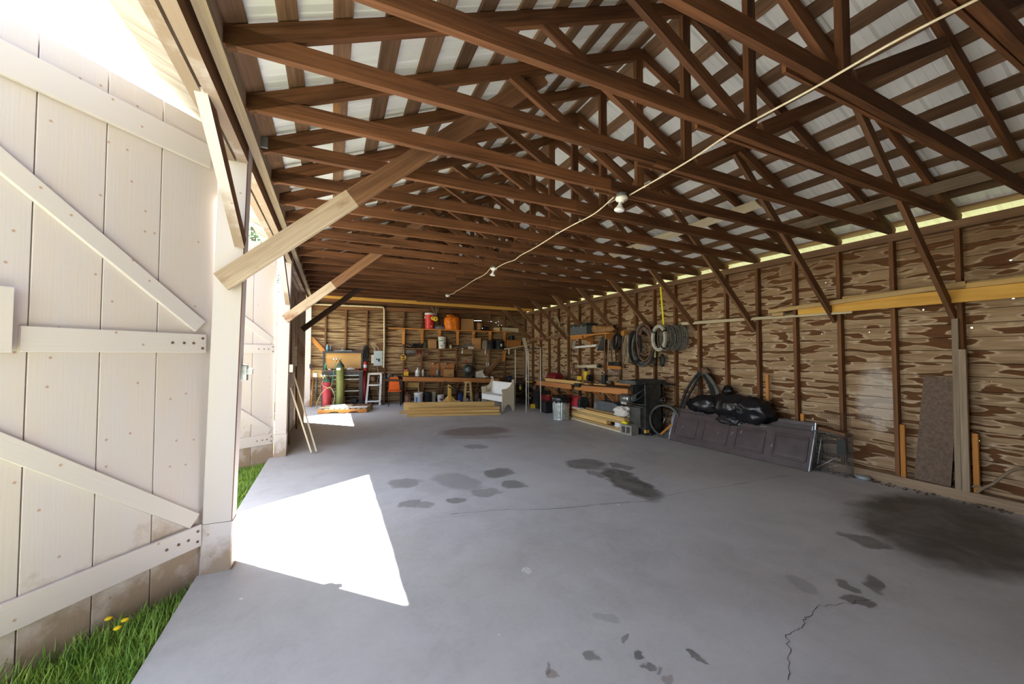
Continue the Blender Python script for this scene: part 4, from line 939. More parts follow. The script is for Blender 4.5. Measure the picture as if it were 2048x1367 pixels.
pail('bucket', None, 848, 864, 784, .42, 'black', 'black bucket between white bucket and beige bucket under workbench', taper=.9)
pail('bucket', None, 861.5, 873, 783.5, .27, 'beige', 'beige bucket behind the black bucket under workbench', bail=.5)
pail('bucket', None, 875, 889, 789, .45, 'offwhite', 'small white bucket with purple label under workbench', lab=[(-30, 30, .30, .52, 'purple', 'purple_label')])
def tstand():
    p = eo(901, .75); t = thing('wooden_stand', p, 'upright pine stand with crossed foot before the workbench', 'stand')
    zb = .0; top = ez(899, 772, .75); c0 = eo(899.5, .75)
    mb = MB(); mb.bar(c0+Z*.06, c0+Z*top, .10, .09, EX, ch=.004); put('upright', mb, 'yellow', t)
    a, b = eo(884, .75), eo(920, .75); mb = MB(); mb.bar(a+Z*.045, b+Z*.045, .07, .06, Z, ch=.004); put('foot_beam', mb, 'pine', t)
    mb = MB(); mb.bar(c0-EN*.26+Z*.04, c0+EN*.2+Z*.04, .065, .07, Z, ch=.004); put('cross_foot', mb, 'pine', t)
    for s in (-1, 1):
        mb = MB(); mb.prism([(0, 0), (.16*s, 0), (0, .16)] if s > 0 else [(0, 0), (0, .16), (-.16, 0)], c0+EX*.05*s+Z*.08+EN*.02, EX, Z, -.04); put('gusset', mb, 'pine', t)
    mb = MB(); mb.prism([(-.05, 0), (.05, 0), (.05, .06), (0, .09), (-.05, .06)], c0+Z*(top-.02)+EN*.045, EX, Z, -.09); put('cap_block', mb, 'yellow', t)
tstand()
def stool():
    p, w, h = flo(929, 944, 762.5, .93); t = thing('wooden_stool', p, 'tall pale wooden stool standing before the workbench', 'stool')
    mb = MB(); mb.rev([(w*.50, h-.035), (w*.54, h-.025), (w*.54, h-.005), (w*.50, h), (0, h)], p, Z, 24); put('seat', mb, 'pine_dull', t)
    L = []
    for i in range(4):
        a = math.radians(45+90*i); d = EX*math.cos(a)+EN*math.sin(a); L.append((p+d*w*.40+Z*(h-.03), p+d*w*.70)); mb = MB(); mb.cyl(L[-1][1], L[-1][0], .019, .016, 10); put('leg', mb, 'pine_dull', t)
    for i in range(4):
        f = .68 if i % 2 else .55; A, B = L[i], L[(i+1) % 4]; mb = MB(); mb.cyl(A[1].lerp(A[0], f), B[1].lerp(B[0], f), .012, None, 8); put('rung', mb, 'pale', t)
stool()
p, w, h = flo(917.5, 925, 786, .5); mb = MB(); mb.box(p+Z*h/2, (w, .16, h), ERZ, 0, .015, 'z'); mb.rev([(.025, h), (.025, h+.03)], p, Z, 10); put('blue_jug', mb, 'blue', label='dark blue container standing beside the stool', cat='container')
p, w, h = flo(930, 938, 794, .5); mb = MB(); mb.rev([(w*.5, 0), (w*.5, h*.7), (w*.25, h*.88), (w*.2, h)], p, Z, 16); put('white_jug', mb, 'paper', label='pale jug behind the legs of the stool', cat='jug')
p, w, h = flo(940, 949.5, 797, .66); r = w/2; mb = MB(); mb.rev([(r*.7, 0), (r, .02), (r, h*.5), (r*.6, h*.7), (r*.45, h*.75), (r*.5, h)], p, Z, 18); put('glass_jar', mb, 'glass_green', label='green glass jar on floor beside the stool', cat='jar')
for n, (u0, u1, vt, off, m, nm, lab) in enumerate(((951, 960, 784, .45, 'rustbrown', 'old_jug', 'brown old jug under the corner end of the workbench'), (960, 970, 789, .5, 'black', 'battery_box', 'black box under the corner end of the workbench'), (968, 979, 795, .6, 'black', 'iron_pot', 'black iron pot behind the white settle'), (956, 962, 796, .6, 'greymetal', 'small_tin', 'grey tin before the black box under the workbench'))):
    p, w, h = flo(u0, u1, vt, off); mb = MB()
    if nm == 'battery_box': mb.box(p+Z*h/2, (w, .2, h), ERZ, 0, .01); mb.box(p+Z*(h+.015), (w*.3, .05, .03), ERZ)
    elif nm == 'iron_pot': mb.rev([(w*.4, 0), (w*.5, h*.3), (w*.48, h*.75), (w*.52, h*.8), (w*.52, h*.86), (w*.2, h), (0, h)], p, Z, 18)
    else: mb.rev([(w*.45, 0), (w*.5, h*.1), (w*.5, h*.6), (w*.25, h*.85), (w*.2, h)], p, Z, 16)
    put(nm, mb, m, label=lab, cat='container')
for n, (a, b) in enumerate((((889, 761.5, .9), (944, 797, .62)), ((897, 773, .95), (940, 797, .7)))):
    mb = MB(); mb.cyl(ew(*a), V((*ew(*b).xy, max(.01, ew(*b).z))), .014, None, 8); put('black_rod', mb, 'hoseblack', label='black rod slanting down to the green jar, %s one' % ('longer', 'shorter')[n], cat='rod', group='black rods by the stool')
# ---- steel tool bench with plywood back
TB = Surf(646, 739.5, 728, 740.5, .58)
t = thing('tool_bench', eo(687, .3), 'black steel tool bench with plywood back panel and drawers', 'tool bench')
zt = TB.z(687); a, b = TB.p(646.5, .30), TB.p(728, .30); mb = MB(); mb.bar(a-Z*.02, b-Z*.02, .56, .04, EN, ch=.003); put('worktop', mb, 'rustbrown', t)
zs = ez(687, 702.5, .2); uL, uR = 648, 724.5
for u in (648, 724.7):
    mb = MB(); q = eo(u, .15); mb.bar(q+Z*zt, q+Z*zs, .05, .05, EX); put('upright', mb, 'blacksteel', t)
for u, off in ((648, .54), (722.5, .54), (648, .08), (722.5, .08)):
    mb = MB(); q = eo(u, off); mb.bar(q, q+Z*(zt-.04), .10 if off > .3 else .05, .05, EX); put('leg', mb, 'blacksteel', t)
mb = MB(); mb.bar(eo(646.5, .20)+Z*(zs-.02), eo(727, .20)+Z*(zs-.02), .26, .06, EN, ch=.003); put('top_shelf', mb, 'blacksteel', t)
mb = MB(); mb.bar(eo(650, .115)+Z*((zt+zs)/2), eo(722.5, .115)+Z*((zt+zs)/2), zs-zt-.06, .02); put('back_panel', mb, 'plywood', t)
mb = MB(); mb.bar(eo(648, .56)+Z*(zt-.09), eo(724, .56)+Z*(zt-.09), .10, .04); put('front_apron', mb, 'blacksteel', t)
for v in (750.5, 758, 781.5, 792):
    z = ez(690, v, .55); mb = MB(); mb.bar(eo(652, .55)+Z*z, eo(719, .55)+Z*z, .02, .03); put('shelf_edge', mb, 'galv' if v < 785 else 'blacksteel', t)
    mb = MB(); mb.bar(eo(650, .3)+Z*(z-.01), eo(720, .3)+Z*(z-.01), .48, .012, EN); put('shelf', mb, 'blacksteel', t)
mb = MB(); mb.box(eo(709, .4)+Z*.17, (.16, .2, .13), ERZ, 0, .006); put('tool_case', mb, 'black', label='small black case on the bottom shelf of the tool bench', cat='case')
T2 = Surf(648, 702, 727, 702, .2)
for nm, S, u0, u1, vt, off, m, lab in (('spray_can', T2, 652, 657, 688.5, .17, 'steelblue', 'pale blue spray can on top of the tool bench'), ('spray_can', T2, 659.5, 663.5, 690, .17, 'greymetal', 'grey spray can beside the pale blue can'), ('bottle', TB, 649.5, 654, 726, .4, 'greenhose', 'green bottle on the worktop of the tool bench')):
    p, w, h = on(S, u0, u1, vt, off); r = w/2; t = thing(nm, p, lab, 'can' if nm != 'bottle' else 'bottle')
    mb = MB(); mb.rev([(r, 0), (r, h*.72), (r*.7, h*.82), (r*.5, h*.84)], p, Z, 14); put('body', mb, m, t)
    mb = MB(); mb.rev([(r*.5, h*.82), (r*.45, h), (0, h)], p, Z, 10); put('cap', mb, 'offwhite', t)
for n, (u0, u1, m, nm, lab) in enumerate(((668, 690, 'steel', 'steel_rule', 'flat steel tool lying on top of the tool bench'), (686, 704, 'galv', 'steel_rule', 'short flat steel bar on top of the tool bench'), (706, 723, 'copper', 'wood_offcut', 'red brown offcut lying on top of the tool bench'))):
    mb = MB(); mb.bar(T2.p(u0, .20)+Z*.014, T2.p(u1, .18)+Z*.014, .05, .025, EN); put(nm, mb, m, label=lab, cat='tool')
p = T2.p(685, .18); mb = MB(); mb.box(p+Z*.05, (.02, .03, .07), ERZ); mb.bar(p+Z*.04-EX*.05, p+Z*.04+EX*.05, .02, .02); mb.rev([(.03, .0), (.03, .02)], p+Z*.03, Z, 10); put('clamp', mb, 'steel', label='small steel clamp standing on top of the tool bench', cat='clamp')
p = TB.p(702.5, .4); mb = MB(); mb.ball(p+Z*.035, .12, .08, .045, .35, 3, 8, 10, 18, 0, .035, ERZ); put('white_rag', mb, 'white', label='crumpled white rag on the worktop of the tool bench', cat='rag')
for n, u in enumerate((658, 661, 711, 716)):
    p = TB.p(u, .5); mb = MB(); mb.rev([(.02, 0), (.022, .02), (.015, .035), (0, .036)], p, Z, 10); put('small_part', mb, ('white', 'white', 'brass', 'red')[n], label=('white knob on tool bench worktop, nearer the green bottle', 'white knob on tool bench worktop, farther from the green bottle', 'brass fitting at the end of the tool bench', 'red fitting at the end of the tool bench')[n], cat='metal part')
# ---- gas cylinders with hoses
def cylinder(u0, u1, vt, off, mats, label, gauge_dx):
    p, w, h = flo(u0, u1, vt, off); r = w/2; t = thing('gas_cylinder', p, label, 'gas cylinder', 'welding gas cylinders')
    hs = h-.16 if mats[0] == 'olive' else h-.10
    mb = MB(); mb.rev([(r*.92, 0), (r, .02), (r, hs-.02)], p, Z, 28); put('body', mb, mats[0], t)
    mb = MB(); mb.rev([(r, hs-.02), (r*.97, hs+.02), (r*.78, hs+.07), (r*.42, hs+.11), (r*.3, hs+.14), (r*.3, h)], p, Z, 28); put('shoulder', mb, mats[1], t)
    mb = MB(); mb.rev([(.022, h-.02), (.022, h+.05), (.03, h+.055), (.03, h+.075), (0, h+.076)], p, Z, 12); q = p+Z*(h+.02); mb.cyl(q, q-EX*.07+EN*.04, .014); put('valve', mb, 'brass', t)
    g = q-EX*gauge_dx+EN*.05
    mb = MB(); mb.rev([(.028, -.03), (.03, 0), (.018, .04)], g-Z*.0, EN, 12); mb.cyl(g-Z*.06, g+Z*.02, .012); reg = put('regulator', mb, 'brass', t)
    for s in (-1, 1):
        c = g+EX*.035*s+Z*.05; mb = MB(); mb.rev([(.0, -.012), (.030, -.012), (.032, .0), (.030, .012)], c, EN, 16, 1); mb.rev([(.026, .0121), (0, .0125)], c, EN, 16, 0); put('gauge', mb, ('white', 'steel'), reg)
    return t, p, r, h, g
tr, pr, rr, hr, gr = cylinder(646.5, 665, 755.5, .80, ('redtank', 'darkgreen'), 'short red gas cylinder with brass gauges beside the green one', .10)
tg, pg, rg, hg, gg = cylinder(673, 689.5, 722, .74, ('olive', 'darkgreen'), 'tall olive green gas cylinder with brass gauges', .13)
mb = MB(); d = (EN*.9-EX*.35).normalized(); hs = hg-.16
i0 = []
for k in range(7):
    a = -1.1+k*.2; dd_ = EN*math.cos(a)+EX*math.sin(a); i0.append(mb.add([pg+dd_*(rg+.002)+Z*(hs-.09), pg+dd_*(rg+.002)+Z*(hs-.03), pg+dd_*(rg-.02)+Z*(hs-.09), pg+dd_*(rg-.02)+Z*(hs-.03)]))
for a, b in zip(i0, i0[1:]): mb.face((a, b, b+1, a+1), [(0, 0)]*4)
put('white_label', mb, 'white', tg)
mb = MB(); mb.tube(spline([gg-Z*.06, gg-Z*.25-EX*.03, ew(665, 760, .98), ew(662, 772, .98), ew(659, 775, 1.0), ew(664, 780, 1.02), ew(669, 790, 1.0), ew(668, 800, 1.0), V((*eo(664, 1.02).xy, .02))], 8), .009, 6); put('welding_hose', mb, 'greenhose', label='green hose running down from the tall green cylinder', cat='hose', group='welding hoses')
mb = MB(); mb.tube(spline([gr-Z*.06, gr-Z*.2+EN*.05-EX*.02, ew(655, 775, 1.02), ew(661, 774, 1.04), ew(668, 785, 1.05), ew(669, 797, 1.02), V((*eo(664, 1.1).xy, .02)), V((*eo(650, 1.15).xy, .02))], 8), .009, 6)
mb.tube(spline([ew(660, 774.5, 1.05), ew(651, 778, 1.05), ew(640, 791, 1.0), V((*eo(633, 1.0).xy, .03)), V((*eo(640, 1.1).xy, .015))], 8), .009, 6)
put('welding_hose', mb, 'tanhose', label='tan twin hose draped over the red gas cylinder', cat='hose', group='welding hoses')
# ---- board with switch, hand tools under it, fire extinguisher, panel, conduit
mb = MB(); mb.bar(ew(619, 746.5, .06), ew(646, 747, .06), .22, .025); put('mounting_board', mb, 'pine', label='yellow mounting board on the wall beside the tool bench', cat='board')
mb = MB(); mb.box(ew(630.5, 749.5, .11), (.11, .06, .13), ERZ, 0, .006); put('switch_box', mb, 'white', label='white switch box on the yellow mounting board', cat='electrical box')
mb = MB(); mb.tube(spline([ew(630.5, 745, .12), ew(630.5, 743, .13), ew(635, 743, .12), ew(645, 744, .12)]), .006, 5); put('short_cable', mb, 'greymetal', label='grey cable from the white switch box to the tool bench', cat='cable')
for n, (u0, v0, u1, v1, r, m, lab) in enumerate(((620, 755, 626.5, 808, .012, 'steel', 'thin steel rod leaning in the corner by the white post'), (626.5, 756, 624, 806, .022, 'orange', 'orange handled tool leaning in the corner by the white post'), (632.5, 755, 632, 799, .022, 'greymetal', 'grey pipe hung below the white switch box'), (641, 758, 643, 797, .012, 'pinkred', 'faded red rod hung beside the red cylinder'))):
    a = ew(u0, v0, .10); b = ew(u1, v1, .30 if n < 2 else .10)
    if n < 2: b = V((*eo(u1, .30).xy, .005))
    mb = MB(); mb.cyl(b, a, r, r*.9, 10); put('hand_tool', mb, m, label=lab, cat='tool', group='tools hung in the door side corner')
c = ew(730.5, 728, .16); t = thing('fire_extinguisher', c-Z*.10, 'red fire extinguisher with white band hung beside the tool bench', 'fire extinguisher')
zt_, zb_ = ez(730.5, 722, .16), ez(730.5, 742, .16); H_ = zt_-zb_; b0 = V((c.x, c.y, zb_))
mb = MB(); mb.rev([(.045, 0), (.052, .01), (.052, H_*.86), (.035, H_*.96), (.018, H_)], b0, Z, 20); put('tank', mb, 'red', t)
mb = MB(); mb.rev([(.0535, H_*.36), (.0535, H_*.66)], b0, Z, 20, caps=False); put('label_band', mb, 'white', t)
mb = MB(); mb.rev([(.016, H_), (.016, H_+.03)], b0, Z, 10); mb.bar(b0+Z*(H_+.03)-EX*.02, b0+Z*(H_+.055)+EX*.08, .02, .018, EN); mb.bar(b0+Z*(H_+.015), b0+Z*(H_+.01)+EX*.07, .018, .018, EN); put('lever', mb, 'black', t)
mb = MB(); mb.tube(spline([b0+Z*(H_+.01)-EX*.01, b0+Z*(H_-.02)-EX*.075, b0+Z*.1-EX*.07]), .009, 6); put('hose', mb, 'hoseblack', t)
mb = MB(); q = eo(730, .14); mb.rev([(.045, 0), (.045, ez(730, 744, .14))], q, Z, 12); put('painted_pipe', mb, 'redtank', label='dark red painted pipe standing under the fire extinguisher', cat='pipe')
mb = MB()
for i in range(9): c = ew(732+R(-2, 3), 704+R(-1, 2), .12+.012*i); mb.tube(ring(c, R(.03, .055), R(.17, .24), EX, Z, 20), .009, 5, 0, True)
put('cable_coil', mb, 'hoseblack', label='black cable coil hung over the fire extinguisher', cat='cable')
c = ew(756.3, 716, .10); t = thing('breaker_panel', c, 'grey steel breaker panel on the end wall', 'electrical panel'); w = (eo(765, .1)-eo(747.5, .1)).length; h = ez(756, 701.5, .1)-ez(756, 731, .1)
mb = MB(); mb.box(c, (w, .11, h), ERZ, 0, .006); put('cabinet', mb, 'panelgrey', t)
mb = MB(); mb.box(c+EN*.06-Z*.02+EX*.0, (w*.62, .012, h*.72), ERZ, 0, .003); cov = put('cover', mb, 'panelgrey', t)
mb = MB(); mb.box(c+EN*.068+EX*.025-Z*h*.12, (.055, .012, h*.2), ERZ, 0); mb.box(c+EN*.068-EX*.035-Z*h*.07, (.045, .012, h*.1), ERZ, 0); put('breaker_switches', mb, 'black', cov)
c = ew(746.5, 717.5, .08); mb = MB(); mb.box(c, ((eo(750.5, .08)-eo(742.5, .08)).length, .09, ez(746, 709, .08)-ez(746, 726, .08)), ERZ, 0, .006); put('fuse_box', mb, 'beige', label='beige box fixed beside the grey breaker panel', cat='electrical box')
mb = MB(); mb.bar(ew(752, 693.5, .06), ew(766, 693.8, .06), .24, .02); put('mounting_board', mb, 'brace', label='brown mounting board above the breaker panel', cat='board')
a = ew(768.5, 615, .10); mb = MB(); mb.tube([ew(616, 607.5, .14), ew(700, 611, .14), ew(763, 613.6, .14)]+[ew(767, 614.5, .14), ew(768.5, 618, .14)]+[ew(768.5, 690, .14), ew(767.5, 735, .14)], .026, 8); put('conduit', mb, 'lightyellow', label='tan conduit along the wall top and down beside breaker panel', cat='conduit')
for n, p in enumerate(([(750, 702, .12), (748, 695, .14), (742, 688, .12)], [(758, 702, .12), (755, 694, .14), (748, 688, .13), (742, 687, .12)], [(754, 731, .12), (755.5, 738, .12), (756, 748, .13)])):
    mb = MB(); mb.tube(spline([ew(*q) for q in p]), .007, 5); put('panel_cable', mb, 'lightyellow', label=('short pale cable from the panel top', 'long pale cable curving from the panel top', 'pale cable hanging below the breaker panel')[n], cat='cable', group='cables at the breaker panel')
# ---- white ladder, red can, jack
p = eo(748, .35); t = thing('step_ladder', p, 'old white step ladder frame standing by the breaker panel', 'ladder')
zt = ez(748, 747, .3)
Lb, Lt, Rb, Rt = eo(733, .55), eo(738.5, .30)+Z*zt, eo(760.5, .55), eo(762.5, .30)+Z*zt
for a, b in ((Lb, Lt), (Rb, Rt)): mb = MB(); mb.bar(a, b, .055, .03, EX); put('side_rail', mb, 'whitepaint', t)
mb = MB(); mb.bar(eo(737, .28)+Z*zt, eo(763.5, .28)+Z*zt, .16, .045, EN); put('top_step', mb, 'whitepaint', t)
for f in (.64, .13):
    a, b = Lb.lerp(Lt, f), Rb.lerp(Rt, f); mb = MB(); mb.bar(a, b, .10, .04, EN); put('step', mb, 'whitepaint', t)
for u in (735, 761.5): mb = MB(); mb.bar(eo(u, .12), eo(u+2, .22)+Z*(zt-.03), .035, .02, EX); put('rear_leg', mb, 'whitepaint', t)
a = ew(756, 748, .48); mb = MB()
for i in range(34): q = a-Z*(.021*i)+EX*(.012*math.sin(i*.5)); mb.tube(ring(q, .010, .017, EX if i % 2 else EN, Z, 8), .0035, 4, 0, True)
put('chain', mb, 'greymetal', label='steel chain hanging from the top of white ladder', cat='chain')
p, w, h = flo(740, 752, 752.5, .22); z0 = ez(746, 762, .22); mb = MB(); mb.rev([(w*.42, z0), (w*.5, z0+.02), (w*.5, h-.02), (w*.45, h), (0, h)], p, Z, 18); put('paint_can', mb, 'copper', label='rusty red can behind the white ladder', cat='can')
mb = MB(); mb.bar(eo(738, .16)+Z*(z0-.02), eo(764, .16)+Z*(z0-.02), .26, .03, EN); put('wall_shelf', mb, 'dark', label='dark little shelf behind the white ladder', cat='shelf')
p = fl(728, 808); p.z = 0; t = thing('floor_jack', p, 'steel floor jack with upright handle behind the pallet', 'jack')
a, b = fl(708, 809), fl(741, 806)
mb = MB(); mb.bar(a+Z*.07, b+Z*.12, .06, .03); mb.bar(a+Z*.07+V((.05, -.2, 0)), b+Z*.12+V((.05, -.2, 0)), .06, .03); sf = put('side_frame', mb, 'greymetal', t)
for q in (a, b):
    for dv in (V((0, .02, .04)), V((.05, -.22, .04))): mb = MB(); mb.rev([(.04, -.018), (.045, -.01), (.045, .01), (.04, .018)], q+dv, V((.25, -.97, 0)), 14); put('wheel', mb, 'blacksteel', sf)
mb = MB(); mb.cyl(b+Z*.12+V((.02, -.1, 0)), px(738, 771, y=b.y-.1), .022, .018, 10); put('handle', mb, 'blacksteel', t)
mb = MB(); mb.bar(a.lerp(b, .3)+Z*.12+V((.03, -.1, 0)), a+Z*.14+V((.0, -.1, 0)), .06, .10, Z); mb.rev([(.04, 0), (.05, .02), (.0, .025)], a+Z*.16+V((.0, -.1, 0)), Z, 12); put('lift_arm', mb, 'blacksteel', t)
# ---- dark table with parts, orange chair
S = Surf(767, 757.5, 806, 758.5, .50); t = thing('dark_table', eo(786, .35), 'dark table behind the orange chair', 'table')
mb = MB(); mb.bar(S.p(767, .29)-Z*.03, S.p(804.5, .29)-Z*.03, .42, .07, EN); put('table_top', mb, 'dark', t)
for u, off in ((768.5, .46), (803.5, .46), (768.5, .14), (803.5, .14)): q = eo(u, off); mb = MB(); mb.bar(q, q+Z*(S.z(u)-.06), .06, .05, EX); put('leg', mb, 'dark', t)
for n in range(7):
    u = 771+5*n; p = S.p(u, R(.22, .40)); h = R(.10, .20); mb = MB()
    if n % 3 == 0: mb.rev([(.05, 0), (.06, .02), (.06, h*.5), (.03, h*.6), (.03, h)], p, Z, 14)
    elif n % 3 == 1: mb.box(p+Z*h*.4, (.09, .10, h*.8), ERZ+R(-.3, .3), 0, .012); mb.cyl(p+Z*h*.5, p+Z*h*.5+EN*.09, .025)
    else: mb.rev([(.0, -.04), (h*.5, -.04), (h*.5, .04), (h*.2, .05), (0, .05)], p+Z*h*.5, EN+EX*R(-.4, .4), 18)
    put('machine_part', mb, ('blacksteel', 'greymetal', 'rustbrown')[n % 3], label='dark machine part on table behind the orange chair, %s from ladder side' % ORD[n], cat='machine part', group='machine parts on the dark table')
f0, f1 = fl(777, 812.5), fl(801.5, 811.5); cx_ = (f1-f0).normalized(); cy_ = V((-cx_.y, cx_.x, 0)); W = (f1-f0).length; o = f0
t = thing('side_chair', (f0+f1)/2+cy_*.18, 'orange plastic chair with black metal legs', 'chair'); zs = .455
mb = MB(); nu, nv = 10, 8; g = []
for i in range(nu+1):
    for j in range(nv+1):
        a, b = i/nu, j/nv; q = o+cx_*(W*(a*1.10-.05))+cy_*(-.02+.42*b); dip = .025*math.sin(math.pi*a)*math.sin(math.pi*b)
        g.append(mb.add([q+Z*(zs-dip), q+Z*(zs-dip-.018)]))
for i in range(nu):
    for j in range(nv):
        a, b, c, d = g[i*(nv+1)+j], g[(i+1)*(nv+1)+j], g[(i+1)*(nv+1)+j+1], g[i*(nv+1)+j+1]
        mb.face((a, b, c, d), [(0, 0)]*4, 0, True); mb.face((a+1, d+1, c+1, b+1), [(0, 0)]*4, 0, True)
for (i, j, k, l) in [(i, 0, i+1, 0) for i in range(nu)]+[(i+1, nv, i, nv) for i in range(nu)]+[(0, j+1, 0, j) for j in range(nv)]+[(nu, j, nu, j+1) for j in range(nv)]:
    a, b = g[i*(nv+1)+j], g[k*(nv+1)+l]; mb.face((a, a+1, b+1, b), [(0, 0)]*4)
put('seat', mb, 'orangeplastic', t)
bw = W*.92; poly = [(-bw*.50, 0), (bw*.50, 0), (bw*.46, .2), (bw*.41, .36), (bw*.34, .395), (-bw*.34, .395), (-bw*.41, .36), (-bw*.46, .2)]
mb = MB(); mb.prism(poly, o+cx_*W*.47+cy_*.40+Z*(zs+.0), cx_, (Z*.97+cy_*.22).normalized(), -.016); put('backrest', mb, 'orangeplastic', t)
for sx in (0, 1):
    for fy, by in ((-.0, .04), (.40, .36)):
        mb = MB(); mb.cyl(o+cx_*W*sx+cy_*fy, o+cx_*W*(sx*.9+.05)+cy_*by+Z*(zs-.02), .011, None, 8); put('leg', mb, 'black', t)
for sx in (0, 1): mb = MB(); mb.cyl(o+cx_*W*(sx*.94+.03)+cy_*.04+Z*(zs-.028), o+cx_*W*(sx*.94+.03)+cy_*.40+Z*(zs-.028), .011, None, 8); put('seat_rail', mb, 'black', t)
# ---- pallet with boards
q0, q1, q2 = fl(634, 827.5), fl(733, 825), fl(737, 817)
ax = (q1-q0).normalized(); ay = V((-ax.y, ax.x, 0)); Lp, Wp = (q1-q0).length, .95
t = thing('wood_pallet', q0+ax*Lp/2+ay*Wp/2, 'low wooden pallet on the floor by the gas cylinders', 'pallet')
for f in (.02, .47, .93):
    mb = MB(); y0 = q0+ay*(Wp*f+.02)
    N = [(0, 0), (Lp*.22, 0), (Lp*.25, .035), (Lp*.40, .035), (Lp*.43, 0), (Lp*.62, 0), (Lp*.65, .035), (Lp*.80, .035), (Lp*.83, 0), (Lp, 0), (Lp, .095), (0, .095)]
    mb.prism(N, y0+Z*.005, ax, Z, -.035); put('stringer', mb, 'pine_dull' if f > .1 else 'orange', t)
for i in range(9): q = q0+ax*(Lp*(i+.5)/9); mb = MB(); mb.bar(q+Z*.108, q+ay*Wp+Z*.108, Lp/9*.74, .016, ax); put('deck_board', mb, 'greywood', t)
for n, (s0, s1, y0, y1, z, w, m, lab) in enumerate(((.25, .99, .18, .22, .135, .16, 'paper', 'pale pinkish board lying along the front of the pallet'), (.05, .62, .48, .52, .135, .2, 'pale', 'pale board lying in the middle of the pallet'), (.35, 1.02, .72, .66, .135, .14, 'brace', 'brown board lying at the back of the pallet'), (.22, .50, .25, .30, .17, .18, 'white', 'short white offcut on top of the pallet boards'), (.0, .33, .20, .24, .135, .18, 'pale', 'short pale board at the door side end of the pallet'))):
    mb = MB(); mb.bar(q0+ax*Lp*s0+ay*y0+Z*z, q0+ax*Lp*s1+ay*y1+Z*z, w, .034, ay); put('loose_board', mb, m, label=lab, cat='board', group='boards on the pallet')
# ---- lumber on the floor in front of the workbench
a0, a1 = fl(806.5, 823.5), fl(988, 820.5)
def lum(u0, u1, vb, z0, w, th, mat, label, depth=.0, upright=False):
    A, B = fl(u0, vb[0]), fl(u1, vb[1]); d = (B-A).normalized(); n = V((-d.y, d.x, 0))
    mb = MB(); c = n*(th/2 if upright else w/2)+n*depth
    mb.bar(A+c+Z*(z0+(w if upright else th)/2), B+c+Z*(z0+(w if upright else th)/2), w, th, Z if upright else n, ch=.003); put('lumber', mb, mat, label=label, cat='lumber', group='lumber on the floor before the workbench')
lum(807, 989, (823.5, 821.0), .0, .25, .09, 'pine', 'big squared beam with rounded end, rearmost of the floor lumber', 0, True)
lum(814, 1001, (833.5, 829.0), 0, .14, .055, 'pine', 'bottom front board of floor lumber before the workbench')
lum(813, 999, (832.0, 827.8), .058, .13, .055, 'pine', 'middle front board of floor lumber before the workbench', .02)
lum(817, 1000, (830.5, 826.6), .116, .14, .055, 'pine', 'top front board of floor lumber before the workbench', .05)
lum(797, 960, (829.0, 826.4), 0, .12, .06, 'pine_dull', 'board sticking out past the others toward the pallet', .14)
# ---- white settle with lettering
f0, f1 = fl(1004.5, 823), fl(1027, 822.3)
sx_ = V((1, 0, 0)); bf = px(963.5, 786.5, z=.40); 
ed = V((bf.x-f0.x, bf.y-f0.y, 0)); LB = min(ed.length, 1.45); ed.normalize(); sd = V((ed.y, -ed.x, 0))       # ed: along the seat, sd: toward the backrest
DB = .40; t = thing('white_settle', f0+ed*LB/2+sd*DB/2, 'white painted wooden settle bench with scalloped ends', 'bench')
prof = [(0, 0), (.05, 0), (.09, .10), (.14, .16), (.20, .18), (.26, .16), (.31, .10), (.35, 0), (DB, 0), (DB, .80), (.385, .86), (.35, .84), (.31, .74), (.25, .66), (.16, .61), (.07, .60), (.03, .61), (-.015, .585), (-.02, .55), (0, .52)]
for nm, k in (('near', 0), ('far', 1)):
    mb = MB(); q = f0+ed*(LB-.025 if k else .0); mb.prism(prof, q, sd, Z, -.025 if sd.cross(Z).dot(ed) < 0 else .025); put('end_panel', mb, 'cream', t)
mb = MB(); mb.bar(f0+ed*.02+sd*.19+Z*.40, f0+ed*(LB-.02)+sd*.19+Z*.40, .40, .028, sd, ch=.003); put('seat', mb, 'whitepaint', t)
mb = MB(); mb.bar(f0+ed*.02+sd*.01+Z*.32, f0+ed*(LB-.02)+sd*.01+Z*.32, .13, .022, Z, ch=.003); put('apron', mb, 'whitepaint', t)
mb = MB(); mb.bar(f0+ed*.02+sd*.35+Z*.58, f0+ed*(LB-.02)+sd*.35+Z*.58, .36, .024, (Z+sd*.10), ch=.003); put('backrest', mb, 'whitepaint', t)
def lettering(s, size, o, ax, ay, mat, parent, name, shear=.25, depth=.002):
    cu = bpy.data.curves.new('lettering', 'FONT'); cu.body = s; cu.size = size; cu.shear = shear; cu.extrude = depth/2; cu.align_x = 'CENTER'; cu.align_y = 'CENTER'
    ob = bpy.data.objects.new('lettering', cu); me = bpy.data.meshes.new_from_object(ob); bpy.data.objects.remove(ob)
    ax, ay = V(ax).normalized(), V(ay).normalized(); az = ax.cross(ay); p = V(o)
    for v in me.vertices: c = v.co.copy(); v.co = p+ax*c.x+ay*c.y+az*c.z-ORG[parent.name]
    me.materials.append(MATS[mat]); o2 = bpy.data.objects.new(name, me); C.objects.link(o2); o2.parent = parent; ORG[o2.name] = ORG[parent.name]
lettering('Sal', .17, f0+ed*(LB-.0275)+sd*.19+Z*.50, sd, Z, 'ink', t, 'lettering')
